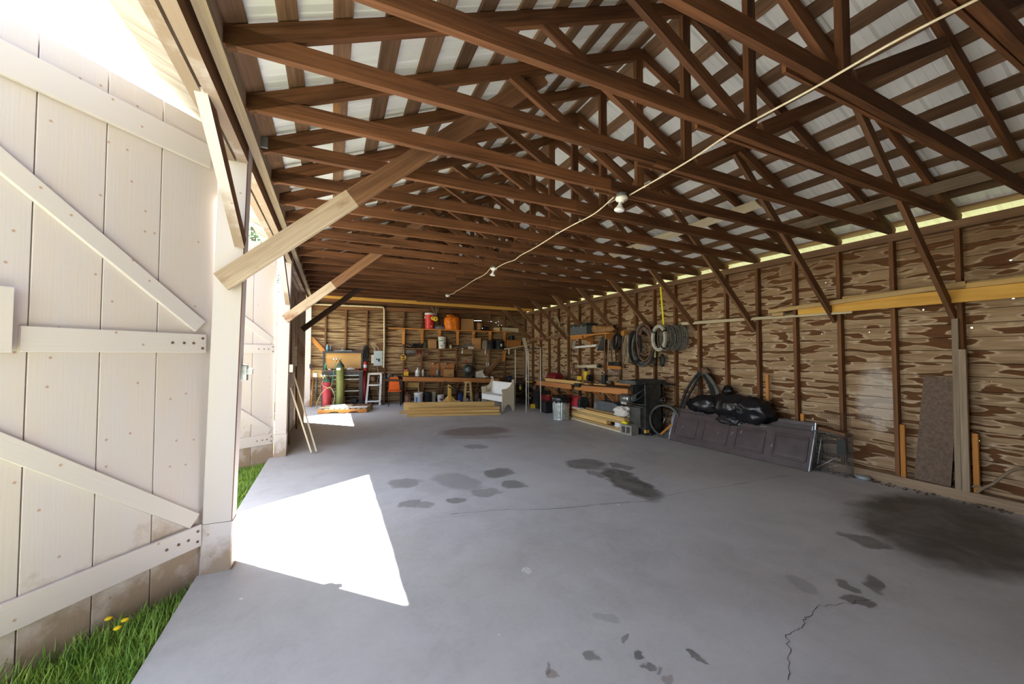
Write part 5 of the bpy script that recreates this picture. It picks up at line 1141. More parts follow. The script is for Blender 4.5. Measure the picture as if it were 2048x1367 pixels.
# ---- steel pole rack
pl = [fl(1052.6, 825.5), fl(1081.3, 824.5), fl(1030.7, 815), fl(1057, 811.5)]; vt = [693.5, 694, 698, 698]
t = thing('pole_rack', sum(pl, V((0, 0, 0)))/4, 'open rack of four tall pale metal poles near the corner', 'rack')
tops = []
for p, v, u in zip(pl, vt, (1051.5, 1081, 1031, 1056.5)):
    z = px(u, v, y=p.y).z; tops.append(V((p.x, p.y, z))); mb = MB(); mb.cyl(p, tops[-1], .0125, None, 10); mb.rev([(.02, 0), (.02, .03)], p, Z, 10); mb.rev([(.021, .9), (.021, .93)], p, Z, 10); put('pole', mb, 'offwhite', t)
for a, b in ((0, 1), (2, 3), (0, 2), (1, 3)): mb = MB(); mb.cyl(tops[a]-Z*.03, tops[b]-Z*.03, .008, None, 8); put('tie_bar', mb, 'blacksteel', t)
# ---- dark corner shelving
t = thing('corner_shelving', V((5.6, 11.3, 0)), 'dark open shelving filled with clutter in the far corner', 'shelving')
for z in (.12, .40, .66):
    mb = MB(); mb.bar((5.5, 10.5, z), (5.5, 11.9, z), 1.0, .03, (1, 0, 0)); put('shelf', mb, 'dark', t)
for x in (5.02, 5.98):
    for y in (10.55, 11.85): mb = MB(); mb.bar((x, y, 0), (x, y, .66), .06, .06, (1, 0, 0)); put('leg', mb, 'dark', t)
for n in range(16):
    zz = (.135, .415, .675)[n % 3]; x, y = 5.10+.2*(n % 5)+R(-.03, .03), 10.6+.24*(n//3)+R(-.03, .03); h = R(.08, .20) if n % 3 < 2 else .05; mb = MB(); p = V((x, y, zz))
    if n % 2: mb.rev([(.05, 0), (.055, .02), (.055, h*.8), (.03, h)], p, Z, 12); nm = 'tin_can'
    else: mb.box(p+Z*h*.4, (.14, .12, h*.8), R(-.5, .5), 0, .006); nm = 'storage_box'
    m, cn = (('rustbrown', 'rust brown'), ('blacksteel', 'black'), ('yellowplastic', 'yellow'), ('greymetal', 'grey'), ('copper', 'reddish'))[n % 5]
    put(nm, mb, m, label='%s %s on the %s shelf of the dark corner shelving' % (cn, 'tin' if n % 2 else 'box', ('bottom', 'middle', 'top')[n % 3]), cat='container', group='%s clutter on the corner shelving %s' % (cn, n % 3))
mb = MB(); mb.bar(ew(1047.5, 675, .45), ew(1060, 732, .35), .11, .03, EX); put('leaning_plank', mb, 'pale', label='narrow pale plank slanting in the corner behind the pole rack', cat='plank')
mb = MB(); mb.bar((6.06, 11.6, 2.02), (6.07, 9.2, 2.10), .09, .03); put('wall_rail', mb, 'brace', label='brown rail nailed across the wall studs near the far corner', cat='rail')
p = fl(1067.5, 815.5); mb = MB(); mb.box(p+Z*.06, (.17, .12, .12), -.3, 0, .005); put('yellow_box', mb, 'yellowplastic', label='small yellow box on the floor behind the poles', cat='box')
a, b = fl(1083, 815), px(1096, 790, x=5.35); t = thing('folding_rule_stand', a, 'two yellow slanting bars leaning behind the poles', 'bars')
for dx in (0, .09): mb = MB(); mb.bar(a+V((dx, 0, .01)), b+V((dx, 0, 0)), .035, .02, (1, 0, 0)); put('bar', mb, 'yellowplastic', t)
HAZE = 2.5
SKY, SUN, EXPO = .20, 13, 2.22
# ------------------------------------------------------------------ along the board wall
# ---- lumber carried by the braces
def wl(a, b, w, th, mat, label): mb = MB(); mb.bar(a, b, w, th, Z, ch=.003); put('lumber', mb, mat, label=label, cat='lumber', group='lumber stored on the wall braces')
wl((6.03, 3.24, 2.17), (6.02, -.6, 2.165), .14, .038, 'yellow', 'wide yellow plank stored along the wall on the braces')
wl((5.97, 3.62, 2.19), (5.985, 1.62, 2.285), .055, .035, 'pine_dull', 'slim tan stick slanting up over the wide yellow plank')
wl((6.05, 2.72, 2.27), (6.06, -.6, 2.29), .06, .038, 'pine_dull', 'tan board lying on top of the wide yellow plank')
wl((5.99, 1.62, 2.262), (6.0, -.6, 2.275), .05, .03, 'pine', 'yellow strip on the wall lumber by the camera end')
wl((6.06, 5.31, 2.145), (6.04, 3.30, 2.105), .030, .022, 'pale', 'long pale strip on the braces, upper of two')
wl((6.02, 5.25, 2.115), (6.00, 2.60, 2.085), .028, .022, 'pale', 'long pale strip on the braces, lower of two')
wl((5.95, 3.55, 2.135), (5.96, 3.40, 2.135), .05, .05, 'pine_dull', 'short block end sticking out under the slim tan stick')
# ---- leaning things at the sill
def sb(y0, z0, y1, z1, x0, x1, w, th, mat, name, label, cat, group=None):
    mb = MB(); mb.bar((x0, y0, z0), (x1, y1, z1), w, th, (0, 1, 0), ch=.003); put(name, mb, mat, label=label, cat=cat, group=group)
t_ = (6.075, 1.97, .115)
mb = MB(); mb.prism([(1.81, .115), (2.10, .125), (2.005, 1.295), (1.735, 1.29)], (6.075, 0, 0), (0, 1, 0), V((.028, 0, 1)), .012); put('hardboard_panel', mb, 'hardboard', label='tall brown hardboard panel leaning on the board wall', cat='panel')
sb(1.745, .112, 1.735, 1.93, 6.065, 6.085, .05, .04, 'greywood', 'leaning_board', 'long grey board standing on the sill beside the hardboard panel', 'board', 'boards standing on the sill')
sb(1.685, .112, 1.685, 1.60, 6.045, 6.07, .055, .04, 'greywood', 'leaning_board', 'shorter grey board standing next to the long grey board', 'board', 'boards standing on the sill')
for y, z0, z1, lab in ((1.625, .112, .72, 'short orange board on the sill beside two grey boards'), (2.19, .112, .72, 'short orange board on the sill beyond the hardboard panel'), (3.735, .112, 1.23, 'orange board on the wall stud behind the black bags'), (3.255, .112, .70, 'short orange block on the wall stud behind the brown panels')):
    sb(y, z0, y, z1, 6.09, 6.095, .045, .032, 'orange', 'stud_block', lab, 'board', 'orange boards fixed to the studs')
mb = MB(); mb.tube(spline([(6.0, 1.60, .14), (6.0, 1.55, .20), (6.02, 1.50, .25), (6.03, 1.44, .34), (6.06, 1.37, .42), (6.10, 1.30, .44)]), .014, 7); mb.tube(spline([(6.0, 1.56, .19), (5.99, 1.60, .21), (6.0, 1.63, .18)]), .010, 6); put('crooked_stick', mb, 'greywood', label='crooked grey stick lying against the wall by the sill', cat='stick')
mb = MB(); mb.ball((5.95, 2.52, .03), .055, .075, .03, .5, 5, 2, 10, 14, 0, .03, 0, .3); put('crumpled_foil', mb, 'trim_edge', label='crumpled silver foil on the floor beside the wire cage', cat='litter')
# ---- wire cage
t = thing('wire_cage', (5.95, 2.84, 0), 'rusty wire mesh animal cage standing against the wall', 'cage')
X0, X1, Y0, Y1, H = 5.86, 6.03, 2.65, 3.02, .52
mb = MB()
def wirebar(a, b, r=.0016, m=0): mb.tube([a, b], r, 4, m)
n = 14
for i in range(n+1):
    y = Y0+(Y1-Y0)*i/n; wirebar((X0, y, 0), (X0, y, H)); wirebar((X1, y, 0), (X1, y, H))
for i in range(21):
    z = H*i/20; wirebar((X0, Y0, z), (X0, Y1, z)); wirebar((X1, Y0, z), (X1, Y1, z)); wirebar((X0, Y0, z), (X1, Y0, z)); wirebar((X0, Y1, z), (X1, Y1, z))
for i in range(1, 7): x = X0+(X1-X0)*i/7; wirebar((x, Y0, 0), (x, Y0, H)); wirebar((x, Y1, 0), (x, Y1, H)); wirebar((x, Y0, H), (x, Y1, H))
put('wire_mesh', mb, 'greymetal', t)
mb = MB()
for z in (0, .26, H):
    for a, b in (((X0, Y0), (X0, Y1)), ((X0, Y1), (X1, Y1)), ((X1, Y1), (X1, Y0)), ((X1, Y0), (X0, Y0))): wirebar((*a, z), (*b, z), .0035)
for x in (X0, X1):
    for y in (Y0, Y1): wirebar((x, y, 0), (x, y, H), .0035)
put('frame', mb, 'greymetal', t)
mb = MB()
for i in range(16): y = Y0+.02+(Y1-Y0-.04)*i/15; wirebar((X1-.01, y, H), (X1+.015, y, .78))
for i in range(11): z = H+.026*i; wirebar((X1-.01, Y0+.02, z), (X1+.0, Y1-.02, z))
put('raised_flap', mb, 'rustbrown', t)
mb = MB(); mb.bar((X0-.004, Y0+.045, .28), (X0-.004, Y0+.045, .47), .09, .006, (0, 1, 0)); put('latch_plate', mb, 'black', t)
mb = MB(); wirebar((X0-.006, Y1-.03, .03), (X0-.006, Y0+.09, .235), .005); wirebar((X0-.006, Y1-.06, .10), (X0-.006, Y1-.11, .44), .005); wirebar((X0-.006, Y0+.2, .08), (X0-.006, Y0+.05, .15), .004); put('trigger_rod', mb, 'trim_edge', t)
mb = MB(); mb.bar((5.93, 2.66, .52), (6.02, 3.0, .54), .07, .05, (1, 0, 0)); put('wood_scrap', mb, 'brace', label='brown wood scrap lying on top of the wire cage', cat='wood scrap')
# ---- garage door sections
def gpanel(A, B, lean, label, marks=True, hz=.50):
    A, B = V(A), V(B); e = (B-A).normalized(); L = (B-A).length; n = V((-e.y, e.x, 0))
    if n.x < 0: n = -n
    up = (V((0, 0, hz))+n*lean).normalized(); Hh = math.hypot(hz, lean); f = e.cross(up); f = f if f.x < 0 else -f
    t = thing('garage_door_panel', (A+B)/2, label, 'garage door panel', 'garage door panels against the wall')
    P = lambda s, h, o=0: A+e*s+up*h+f*o+Z*.006
    mb = MB(); mb.bar(P(0, Hh/2, -.022), P(L, Hh/2, -.022), Hh, .044, up, ch=.004)
    sheet = put('sheet', mb, 'garagebrown', t)
    k = 4
    for i in range(k):
        s0, s1 = L*(i+.12)/k, L*(i+.88)/k; h0, h1 = Hh*.2, Hh*.80; mb = MB()
        for a, b, w in ((P(s0, h0, .001), P(s1, h0, .001), 1), (P(s1, h0, .001), P(s1, h1, .001), 0), (P(s1, h1, .001), P(s0, h1, .001), 1), (P(s0, h1, .001), P(s0, h0, .001), 0)):
            mb.bar(a, b, .030, .018, up if w else e, ch=.006)
        i0 = mb.add([P(s0+.05, h0+.05, .003), P(s1-.05, h0+.05, .003), P(s1-.05, h1-.05, .003), P(s0+.05, h1-.05, .003), P(s0+.02, h0+.02, 0), P(s1-.02, h0+.02, 0), P(s1-.02, h1-.02, 0), P(s0+.02, h1-.02, 0)])
        mb.face((i0, i0+1, i0+2, i0+3), [(0, 0)]*4)
        for a, b in ((0, 1), (1, 2), (2, 3), (3, 0)): mb.face((i0+a, i0+4+a, i0+4+b, i0+b), [(0, 0)]*4)
        put('embossed_field', mb, 'garagebrown', sheet)
    for s in (.004, L-.004): mb = MB(); mb.bar(P(s, 0.0, -.020), P(s, Hh, -.020), .012, .05, e); put('edge_trim', mb, 'trim_edge', t)
    if marks:
        mb = MB()
        for s, h, ln, tl in ((.50, .55, .05, .3), (.47, .35, .02, .2), (.56, .62, .05, .25), (.77, .42, .07, .2), (.40, .5, .02, 0), (.68, .92, .09, 1.5), (.10, .5, .02, .2), (.66, .96, .02, 0)):
            a = P(L*s, Hh*h, .0045); mb.bar(a, a+(up*math.cos(tl)+e*math.sin(tl))*ln, .006, .0015, e)
        put('scratches', mb, 'trim_edge', t)
    return t
gpanel((5.53, 5.16, 0), (5.71, 2.985, 0), .20, 'brown embossed garage door panel leaning in front of the others')
gpanel((5.635, 5.26, 0), (5.82, 3.06, 0), .18, 'brown garage door panel leaning behind the front one', False, .55)
gpanel((5.745, 4.9, 0), (5.90, 3.04, 0), .12, 'dark garage door panel closest to the wall', False, .60)
# ---- black bags on the panels
def bag(name, c, rx, ry, rz, seed, rot, label, mat='bagblack', fl_=None, amp=.16, crease=.20, neck=None):
    t = thing(name, V(c)-Z*rz, label, 'bag', 'black plastic bags on the panels')
    mb = MB(); mb.ball(c, rx, ry, rz, amp, 2.1, seed, 30, 54, 0, fl_, rot, crease); put('bag', mb, mat, t)
    if neck:
        mb = MB(); q = V(neck); mb.ball(q, .06, .09, .09, .5, 4, seed+3, 14, 20, 0, None, rot, .4); put('tied_neck', mb, mat, t)
    return t
bag('trash_bag', (5.93, 4.66, .66), .15, .38, .17, 3, .12, 'black plastic bag on the brown panels beside the hose arch')
bag('trash_bag', (5.91, 4.22, .70), .17, .34, .21, 11, -.1, 'black plastic bag with tied neck in the middle of the panels', neck=(6.0, 4.33, .93))
bag('trash_bag', (5.90, 3.86, .67), .17, .33, .21, 19, .05, 'bulging black plastic bag at the camera end of three')
bag('trash_bag', (5.80, 4.18, .47), .035, .22, .09, 29, .08, 'loose black bag corner hanging over the front panel', amp=.3)
# ---- hoses and cords
def coil(name, c, ry, rzv, n, r, mat, label, dx=.02, jitter=.04, ex=(0, 1, 0), nx=26, sag=0, cat='hose'):
    mb = MB(); ex = V(ex)
    for i in range(n):
        q = V(c)+V((R(-dx, dx), R(-jitter, jitter), R(-jitter, jitter)))
        pts = ring(q, ry*R(.86, 1.08), rzv*R(.9, 1.06), ex, Z+V((R(-.06, .06), R(-.05, .05), 0)), nx)
        mb.tube(pts, r, 6, 0, True)
    return put(name, mb, mat, label=label, cat=cat, group='coils hung on the board wall')
coil('hose_coil', (5.98, 6.28, 1.73), .29, .40, 6, .024, 'hosegrey', 'big grey green hose coil hung on the board wall', .05, .05)
coil('rope_coil', (5.94, 6.42, 1.70), .17, .33, 7, .013, 'hoseblack', 'black cord coil hung before the grey green hose', .04, .05)
coil('hose_coil', (5.93, 6.14, 1.80), .22, .33, 3, .022, 'rustbrown', 'brown hose coil hung over the grey green hose', .03, .05)
coil('rope_coil', (5.96, 6.70, 1.66), .07, .30, 5, .012, 'ropetan', 'narrow tan rope coil hung beside the grey green hose', .03, .03)
coil('rope_coil', (5.94, 7.02, 1.84), .12, .17, 6, .014, 'hoseblack', 'small black cord coil hung over the narrow tan rope coil', .03, .03)
for n in range(13):
    y = 6.72+.068*n; L = R(.25, .75); a = V((6.04-.03*(n % 3), y, 2.0+R(-.03, .03))); t = thing('hanging_strap', a, 'strap hung between wall shelf and hose coils, %s from the camera end' % ORD[n], 'strap', 'straps hung on the board wall')
    mb = MB(); mb.tube(spline([a, a+V((-.03, R(-.03, .03), -L*.5)), a+V((-.02, R(-.05, .05), -L))]), R(.011, .020), 6); put('strap', mb, ('hoseblack', 'ropetan', 'rustbrown')[n % 3], t)
    mb = MB(); mb.bar(a+Z*.0, a-Z*.12, .05, .03, (0, 1, 0), ch=.006); put('buckle', mb, ('blacksteel', 'leatherbrown', 'greymetal')[n % 3], t)
mb = MB(); mb.bar((6.10, 6.0, 2.05), (6.10, 7.5, 2.04), .06, .03); put('hook_rail', mb, 'stud', label='dark wooden hook rail carrying the hoses and straps', cat='rail')
mb = MB(); mb.box((6.0, 6.80, 2.02), (.16, .11, .10), 0, 0, .004); put('wood_block', mb, 'orange', label='orange wood block on the rail over the straps', cat='block')
# pale coil and grey coil on a yellow strap
t = thing('cable_coil', (5.78, 5.72, 1.85), 'thick pale cable coil hung from a yellow strap', 'cable', 'coils hung on the board wall'); c = V((5.80, 5.62, 1.865)); e = V((.12, .99, 0)).normalized()
mb = MB()
for i in range(9): d = e.cross(Z)*(.016*(i % 3)-.016); q = .205+.022*(i//3); mb.tube(ring(c+d, q*.80, q*1.02, e, Z, 36), .0115, 6, 0, True)
put('cable_loops', mb, 'hosepale', t)
for a in (.6, 2.6, 4.0):
    q = c+e*.185*math.cos(a)+Z*.235*math.sin(a); tn = (-e*math.sin(a)+Z*math.cos(a)).normalized(); mb = MB(); mb.rev([(.048, -.012), (.05, 0), (.048, .012)], q, tn, 12); put('tie', mb, 'black', t)
t = thing('cable_coil', (5.98, 5.40, 1.85), 'dark grey cable coil hung behind the thick pale coil', 'cable', 'coils hung on the board wall')
mb = MB()
for i in range(13): d = V((.05+.013*i, -.04-.022*i, 0)); q = .20+R(0, .05); mb.tube(ring(c+d+V((.03, -.02, 0)), q*.80, q*1.05, e, Z+V((0, 0, 0)), 32), .0105, 6, 0, True)
put('cable_loops', mb, 'hosegrey', t)
mb = MB(); a = px(1327, 641, x=5.86); b = px(1321, 573, x=5.98); mb.bar(a-Z*.08, b, .035, .006, (0, 1, 0)); put('yellow_strap', mb, 'brightyellow', label='bright yellow strap holding up the thick pale coil', cat='strap')
mb = MB(); mb.bar((6.05, 5.9, 2.03), (6.02, 5.35, 2.06), .05, .03); put('hook_rail', mb, 'stud', label='short dark rail above the thick pale coil', cat='rail')
coil('rope_coil', (6.06, 9.85, 2.32), .19, .30, 7, .010, 'ropetan', 'tan rope coil hung high on the wall near the far corner', .02, .03)
# tall hose arch and floor loop
t = thing('air_hose', (5.95, 4.86, 0), 'thick black hose arched over a tie on the wall stud', 'hose')
for k, (dy, dz) in enumerate(((0, 0), (.07, -.04))):
    mb = MB(); mb.tube(spline([(5.86, 5.18-dy*.8, .30), (5.90, 5.20-dy, .60), (5.97, 5.06-dy, .98+dz), (6.03, 4.86, 1.22+dz), (6.02, 4.66+dy*.4, 1.02+dz), (5.97, 4.56+dy*.6, .74), (5.92, 4.58+dy, .50)], 10), .023, 9); put('hose_loop', mb, 'hoseblack', t)
mb = MB(); mb.tube(spline([(6.04, 4.80, 1.24), (6.0, 4.62, 1.08), (5.97, 4.47, .86), (5.95, 4.44, .72)], 8), .03, 8); put('hose_end', mb, 'hosegrey', t)
mb = MB(); mb.ball((6.05, 4.80, 1.24), .05, .10, .07, .5, 5, 3, 10, 14, 0, None, 0, .5); put('tie_wrap', mb, 'rustbrown', t)
mb = MB(); mb.tube(spline([(6.05, 4.95, 1.25), (6.04, 4.93, .9), (6.0, 4.93, .55)]), .008, 6); mb.tube(spline([(6.05, 4.92, 1.22), (6.0, 4.88, .95), (6.0, 4.74, .86), (6.02, 4.62, 1.0)]), .008, 6); put('thin_hose', mb, 'hoseblack', t)
c = V((5.62, 5.33, .31)); mb = MB(); mb.tube([c+V((-.10*math.cos(a), .26*math.cos(a), .285*math.sin(a))) for a in [2*math.pi*i/44+.3 for i in range(45)]], .024, 8); put('suction_hose', mb, 'machine', label='round dark hose loop standing on the floor beside the saw', cat='hose')
t = thing('whip_hose', (5.8, 5.3, .5), 'black hose whip with silver end hanging inside the round loop', 'hose')
mb = MB(); mb.tube(spline([(5.78, 5.22, .60), (5.76, 5.34, .48), (5.73, 5.42, .35)]), .014, 7); put('hose', mb, 'hoseblack', t)
mb = MB(); mb.cyl((5.73, 5.42, .35), (5.715, 5.46, .24), .010, .006, 8); put('fitting', mb, 'trim_edge', t)
mb = MB(); mb.bar((5.58, 5.42, .03), (5.74, 5.13, .37), .035, .03); put('orange_stick', mb, 'orange', label='orange wooden stick leaning at the end of the garage panels', cat='stick')
mb = MB(); mb.bar((6.05, 4.95, .60), (6.02, 4.78, .74), .09, .03); put('orange_stick', mb, 'orange', label='orange wood piece behind the black hose arch', cat='stick')
# ---- wall shelf, toolbox, bag
t = thing('wall_shelf', (5.95, 8.2, 2.0), 'orange sawn shelf on the board wall carrying dark toolbox', 'shelf')
mb = MB(); mb.bar((5.96, 8.75, 2.035), (5.96, 7.12, 2.035), .34, .03, (1, 0, 0), ch=.003); put('board', mb, 'orange', t)
mb = MB(); mb.prism([(8.72, 2.02), (8.72, 1.95), (8.62, 1.93), (8.1, 1.955), (7.9, 2.0), (7.62, 2.02)], (5.80, 0, 0), (0, 1, 0), Z, .03); put('front_apron', mb, 'orange', t)
for y, w in ((8.15, .30), (7.22, .44)):
    mb = MB(); mb.prism([(-.36, 0), (0, 0), (0, -w), (-.05, -w), (-.12, -.14), (-.36, -.10)], (6.11, y, 2.02), (1, 0, 0), Z, .04); put('bracket', mb, 'orange', t)
t = thing('tool_box', (5.92, 8.38, 2.05), 'dark grey toolbox on the orange wall shelf', 'toolbox')
mb = MB(); mb.box((5.93, 8.36, 2.16), (.26, .74, .22), 0, 0, .01, 'y'); put('body', mb, 'greyplastic', t)
mb = MB(); mb.box((5.93, 8.36, 2.305), (.28, .76, .07), 0, 0, .015, 'y'); lid = put('lid', mb, 'toolgreen', t)
for y in (8.55, 8.2): mb = MB(); mb.box((5.795, y, 2.26), (.012, .05, .06), 0, 0, .003); put('latch', mb, 'steel', lid)
t = thing('leather_bag', (5.93, 7.5, 2.05), 'soft brown leather bag on the orange wall shelf', 'bag')
mb = MB(); mb.ball((5.93, 7.48, 2.14), .14, .40, .105, .25, 2.6, 8, 20, 34, 0, .09, 0, .3); put('body', mb, 'leatherbrown', t)
mb = MB(); mb.ball((5.86, 7.72, 2.19), .07, .10, .07, .4, 3, 5, 12, 16, 0, None, 0, .3); put('folded_end', mb, 'leatherbrown', t)
mb = MB(); mb.bar((6.06, 8.92, 1.735), (6.05, 7.92, 1.77), .055, .03, Z, ch=.006); put('tube_light', mb, 'white', label='white tube lying on nails below the orange wall shelf', cat='tube')
mb = MB(); mb.cyl((5.98, 8.62, 1.215), (5.98, 7.78, 1.25), .045, .05, 14); mb.cyl((5.98, 7.78, 1.25), (5.98, 7.68, 1.255), .035, None, 12, 1); put('paper_roll', mb, ('pale', 'black'), label='pale roll with black end resting on wall nails', cat='roll')
t = thing('tool_rack', (6.08, 7.25, 1.22), 'orange tool rack rail with black handled tools on the wall', 'rack'); mb = MB(); mb.bar((6.07, 7.50, 1.235), (6.07, 7.03, 1.23), .075, .05, Z); put('rail', mb, 'orange', t)
for n in range(8):
    y = 7.06+.057*n; a = V((6.06, y, 1.27)); t = thing('screwdriver', a, 'black handled screwdriver in the orange rack, %s from the camera end' % ORD[n], 'tool', 'screwdrivers in the orange rack')
    mb = MB(); mb.rev([(.009, 0), (.015, .01), (.016, .08), (.010, .10)], a, Z, 8); put('handle', mb, 'black', t)
    mb = MB(); mb.cyl(a-Z*.26, a, .004, .006, 6); put('blade', mb, 'steel', t)
# black gloves under the shelf bracket, hanging cords
mb = MB(); a = V((5.98, 7.55, 1.97))
for i in range(5): mb.tube(spline([a+V((0, .03*(i-2)*.6, 0)), a+V((-.02, .05+.03*(i-2), -.18)), a+V((-.03, .10+.05*(i-2), -.33))]), .020, 7)
put('work_glove', mb, 'black', label='black work glove hanging under the orange shelf bracket', cat='glove')
for n, (y, z0, z1, m, lab) in enumerate(((9.05, 1.95, 1.0, 'hoseblack', 'thin black cord hanging beside the dark toolbox'), (8.86, 1.92, 1.62, 'greymetal', 'short grey tube hanging below the dark toolbox'), (6.95, 1.85, 1.05, 'ropetan', 'tan cord hanging down a wall stud beside the hoses'))):
    mb = MB(); mb.tube(spline([(6.08, y, z0), (6.06, y+.02, (z0+z1)/2), (6.07, y-.03, z1)]), .009 if n != 1 else .025, 6); put('dangling_rope', mb, m, label=lab, cat='cord')
t = thing('hand_plane', (6.05, 5.96, 1.6), 'pale handled tool hung between the big coils', 'tool'); mb = MB(); mb.cyl((6.06, 5.98, 1.48), (6.05, 5.98, 1.80), .022, .018, 10); put('handle', mb, 'lightyellow', t); mb = MB(); mb.cyl((6.06, 5.98, 1.30), (6.06, 5.98, 1.48), .03, .02, 10); mb.cyl((6.05, 5.98, 1.80), (6.05, 5.98, 1.90), .016, .02, 10); put('head', mb, 'black', t)
mb = MB(); mb.ball((6.05, 5.78, 1.42), .03, .06, .13, .3, 3, 7, 12, 14); put('oil_flask', mb, 'black', label='black pouch hung below the thick pale coil', cat='pouch')
# ---- two wooden benches
def rbench(name, y0, z0, y1, z1, label, legs):
    t = thing(name, (5.7, (y0+y1)/2, 0), label, 'workbench')
    mb = MB(); mb.bar((5.73, y0, z0-.02), (5.73, y1, z1-.02), .76, .035, (1, 0, 0), ch=.003); put('worktop', mb, 'brace', t)
    mb = MB(); mb.bar((5.36, y0, z0-.075), (5.36, y1, z1-.075), .12, .035, Z, ch=.003); put('front_board', mb, 'redwood', t)
    for y in legs:
        z = z0+(z1-z0)*(y-y0)/(y1-y0); mb = MB(); mb.bar((5.42, y, z-.12), (6.04, y-.02, .16), .085, .04, Z); put('knee_strut', mb, 'redwood', t)
        mb = MB(); mb.bar((6.05, y-.1, 0), (6.05, y-.1, z-.04), .085, .04, (1, 0, 0)); put('leg', mb, 'orange', t)
rbench('wood_bench', 9.80, .80, 8.02, .815, 'long orange bench along the wall behind the trash can', (9.3, 8.45))
rbench('wood_bench', 7.58, .825, 6.0, .865, 'orange bench along the wall next to the dark saw', (7.2, 6.75, 6.3))
mb = MB(); mb.bar((5.42, 7.95, .73), (5.42, 7.30, .73), .10, .035); put('short_apron', mb, 'orange', label='short orange board bridging the two wall benches', cat='board')
mb = MB(); mb.box((5.39, 7.80, .80), (.06, .22, .09), 0, 0, .01); put('black_box', mb, 'black', label='small black box at the gap between the wall benches', cat='box')
for n, (y0, y1, x, z, lab) in enumerate(((9.45, 7.75, 5.46, .86, 'yellow board lying on the far wall bench, topmost one'), (9.35, 7.85, 5.43, .825, 'yellow board lying on the far wall bench, front lower one'), (9.2, 7.6, 5.58, .825, 'yellow board lying on the far wall bench, rear lower one'))):
    mb = MB(); mb.bar((x, y0, z), (x+.02, y1, z+.005), .09, .034, (1, 0, 0)); put('lumber', mb, 'pine', label=lab, cat='lumber', group='boards on the far wall bench')
mb = MB(); mb.bar((5.5, 7.28, .858), (5.5, 6.9, .865), .07, .022, (1, 0, 0)); put('offcut', mb, 'pine', label='small yellow offcut lying on the bench beside the saw', cat='offcut')
mb = MB(); mb.bar((5.75, 6.85, .89), (5.8, 6.15, .90), .05, .05); put('offcut', mb, 'orange', label='long orange offcut lying at the back of the bench', cat='offcut')
t = thing('sander', (5.95, 8.25, .84), 'yellow power tool standing on the far wall bench', 'power tool')
mb = MB(); mb.box((5.93, 8.20, 1.0), (.10, .13, .22), 0, 0, .02, 'z'); mb.box((5.91, 8.42, .92), (.10, .16, .10), .2, 0, .02); put('body', mb, 'yellowplastic', t)
mb = MB(); mb.rev([(.05, -.04), (.08, -.03), (.08, .03), (.05, .04)], (5.92, 8.05, .95), (0, 1, 0), 16); mb.cyl((5.93, 8.20, 1.1), (5.92, 8.22, 1.2), .045, .03, 12); put('head', mb, 'black', t)
t = thing('red_toolbox', (5.75, 9.45, .80), 'dark red toolbox at the far end of the wall bench', 'toolbox')
mb = MB(); mb.box((5.75, 9.45, .88), (.24, .48, .14), 0, 0, .01, 'y'); mb.prism([(-.12, 0), (.12, 0), (.04, .07), (-.04, .07)], (5.75, 9.21, .95), (1, 0, 0), Z, -.48); put('body', mb, 'darkred', t)
mb = MB(); mb.tube(spline([(5.75, 9.32, 1.0), (5.75, 9.36, 1.09), (5.75, 9.54, 1.09), (5.75, 9.58, 1.0)]), .010, 6); put('handle', mb, 'steel', t)
t = thing('drill_stand', (5.9, 7.35, .84), 'black upright tool with silver neck on the bench by the wall', 'tool')
mb = MB(); mb.box((5.9, 7.42, .94), (.12, .12, .22), 0, 0, .015, 'z'); put('base', mb, 'black', t); mb = MB(); mb.cyl((5.9, 7.42, 1.05), (5.9, 7.44, 1.18), .022, .015, 10); put('neck', mb, 'steel', t)
for n in range(6):
    y = 6.25+.19*n; mb = MB(); p = V((5.8+R(-.12, .12), y, .875)); mb.box(p+Z*.03, (R(.06, .12), R(.05, .1), R(.04, .07)), R(-.6, .6), 0, .008); put('small_part', mb, ('blacksteel', 'rustbrown', 'greymetal')[n % 3], label='small dark tool part on the bench beside the saw, %s from the saw' % ORD[n], cat='metal part', group='parts on the saw side bench')
# ---- trash can
def can():
    c = V((4.955, 7.86, 0)); t = thing('trash_can', c, 'ribbed galvanized trash can lined with a black bag', 'trash can'); r = .208; h = .515
    mb = MB(); n = 144
    mb.rev([(r*.9, 0), (r*.92, .012), (r*.90, .02), (r*.91, .04), (r*.985, h-.06), (r*.98, h-.04), (r*1.0, h-.03), (r*1.03, h-.012), (r*1.0, h), (r*.95, h-.01), (r*.90, .05), (0, .045)], c, Z, n)
    for v in mb.v:
        z = v.z
        if .035 < z < h-.05:
            a = math.atan2(v.y-c.y, v.x-c.x); k = 1+.022*math.tanh(3*math.cos(a*22)); v.x = c.x+(v.x-c.x)*k; v.y = c.y+(v.y-c.y)*k
    put('can', mb, 'galv', t)
    mb = MB(); q = []
    for i in range(60):
        a = 2*math.pi*i/60; w = noise.noise(V((math.cos(a)*3, math.sin(a)*3, 1))); d = V((math.cos(a), math.sin(a), 0))
        q.append(mb.add([c+d*r*(1.05+.03*w)+Z*(h-.10-.05*w), c+d*r*(1.10+.06*w)+Z*(h-.03), c+d*r*(1.06+.05*w)+Z*(h+.045+.02*w), c+d*r*(.93+.04*w)+Z*(h+.05+.03*w), c+d*r*(.86+.06*w)+Z*(h-.02), c+d*r*.5+Z*(h-.12+.05*w)]))
    for i in range(60):
        a, b = q[i], q[(i+1) % 60]
        for j in range(5): mb.face((a+j, b+j, b+j+1, a+j+1), [(0, 0)]*4, 0, True)
    put('bag_liner', mb, 'bagblack', t)
can()
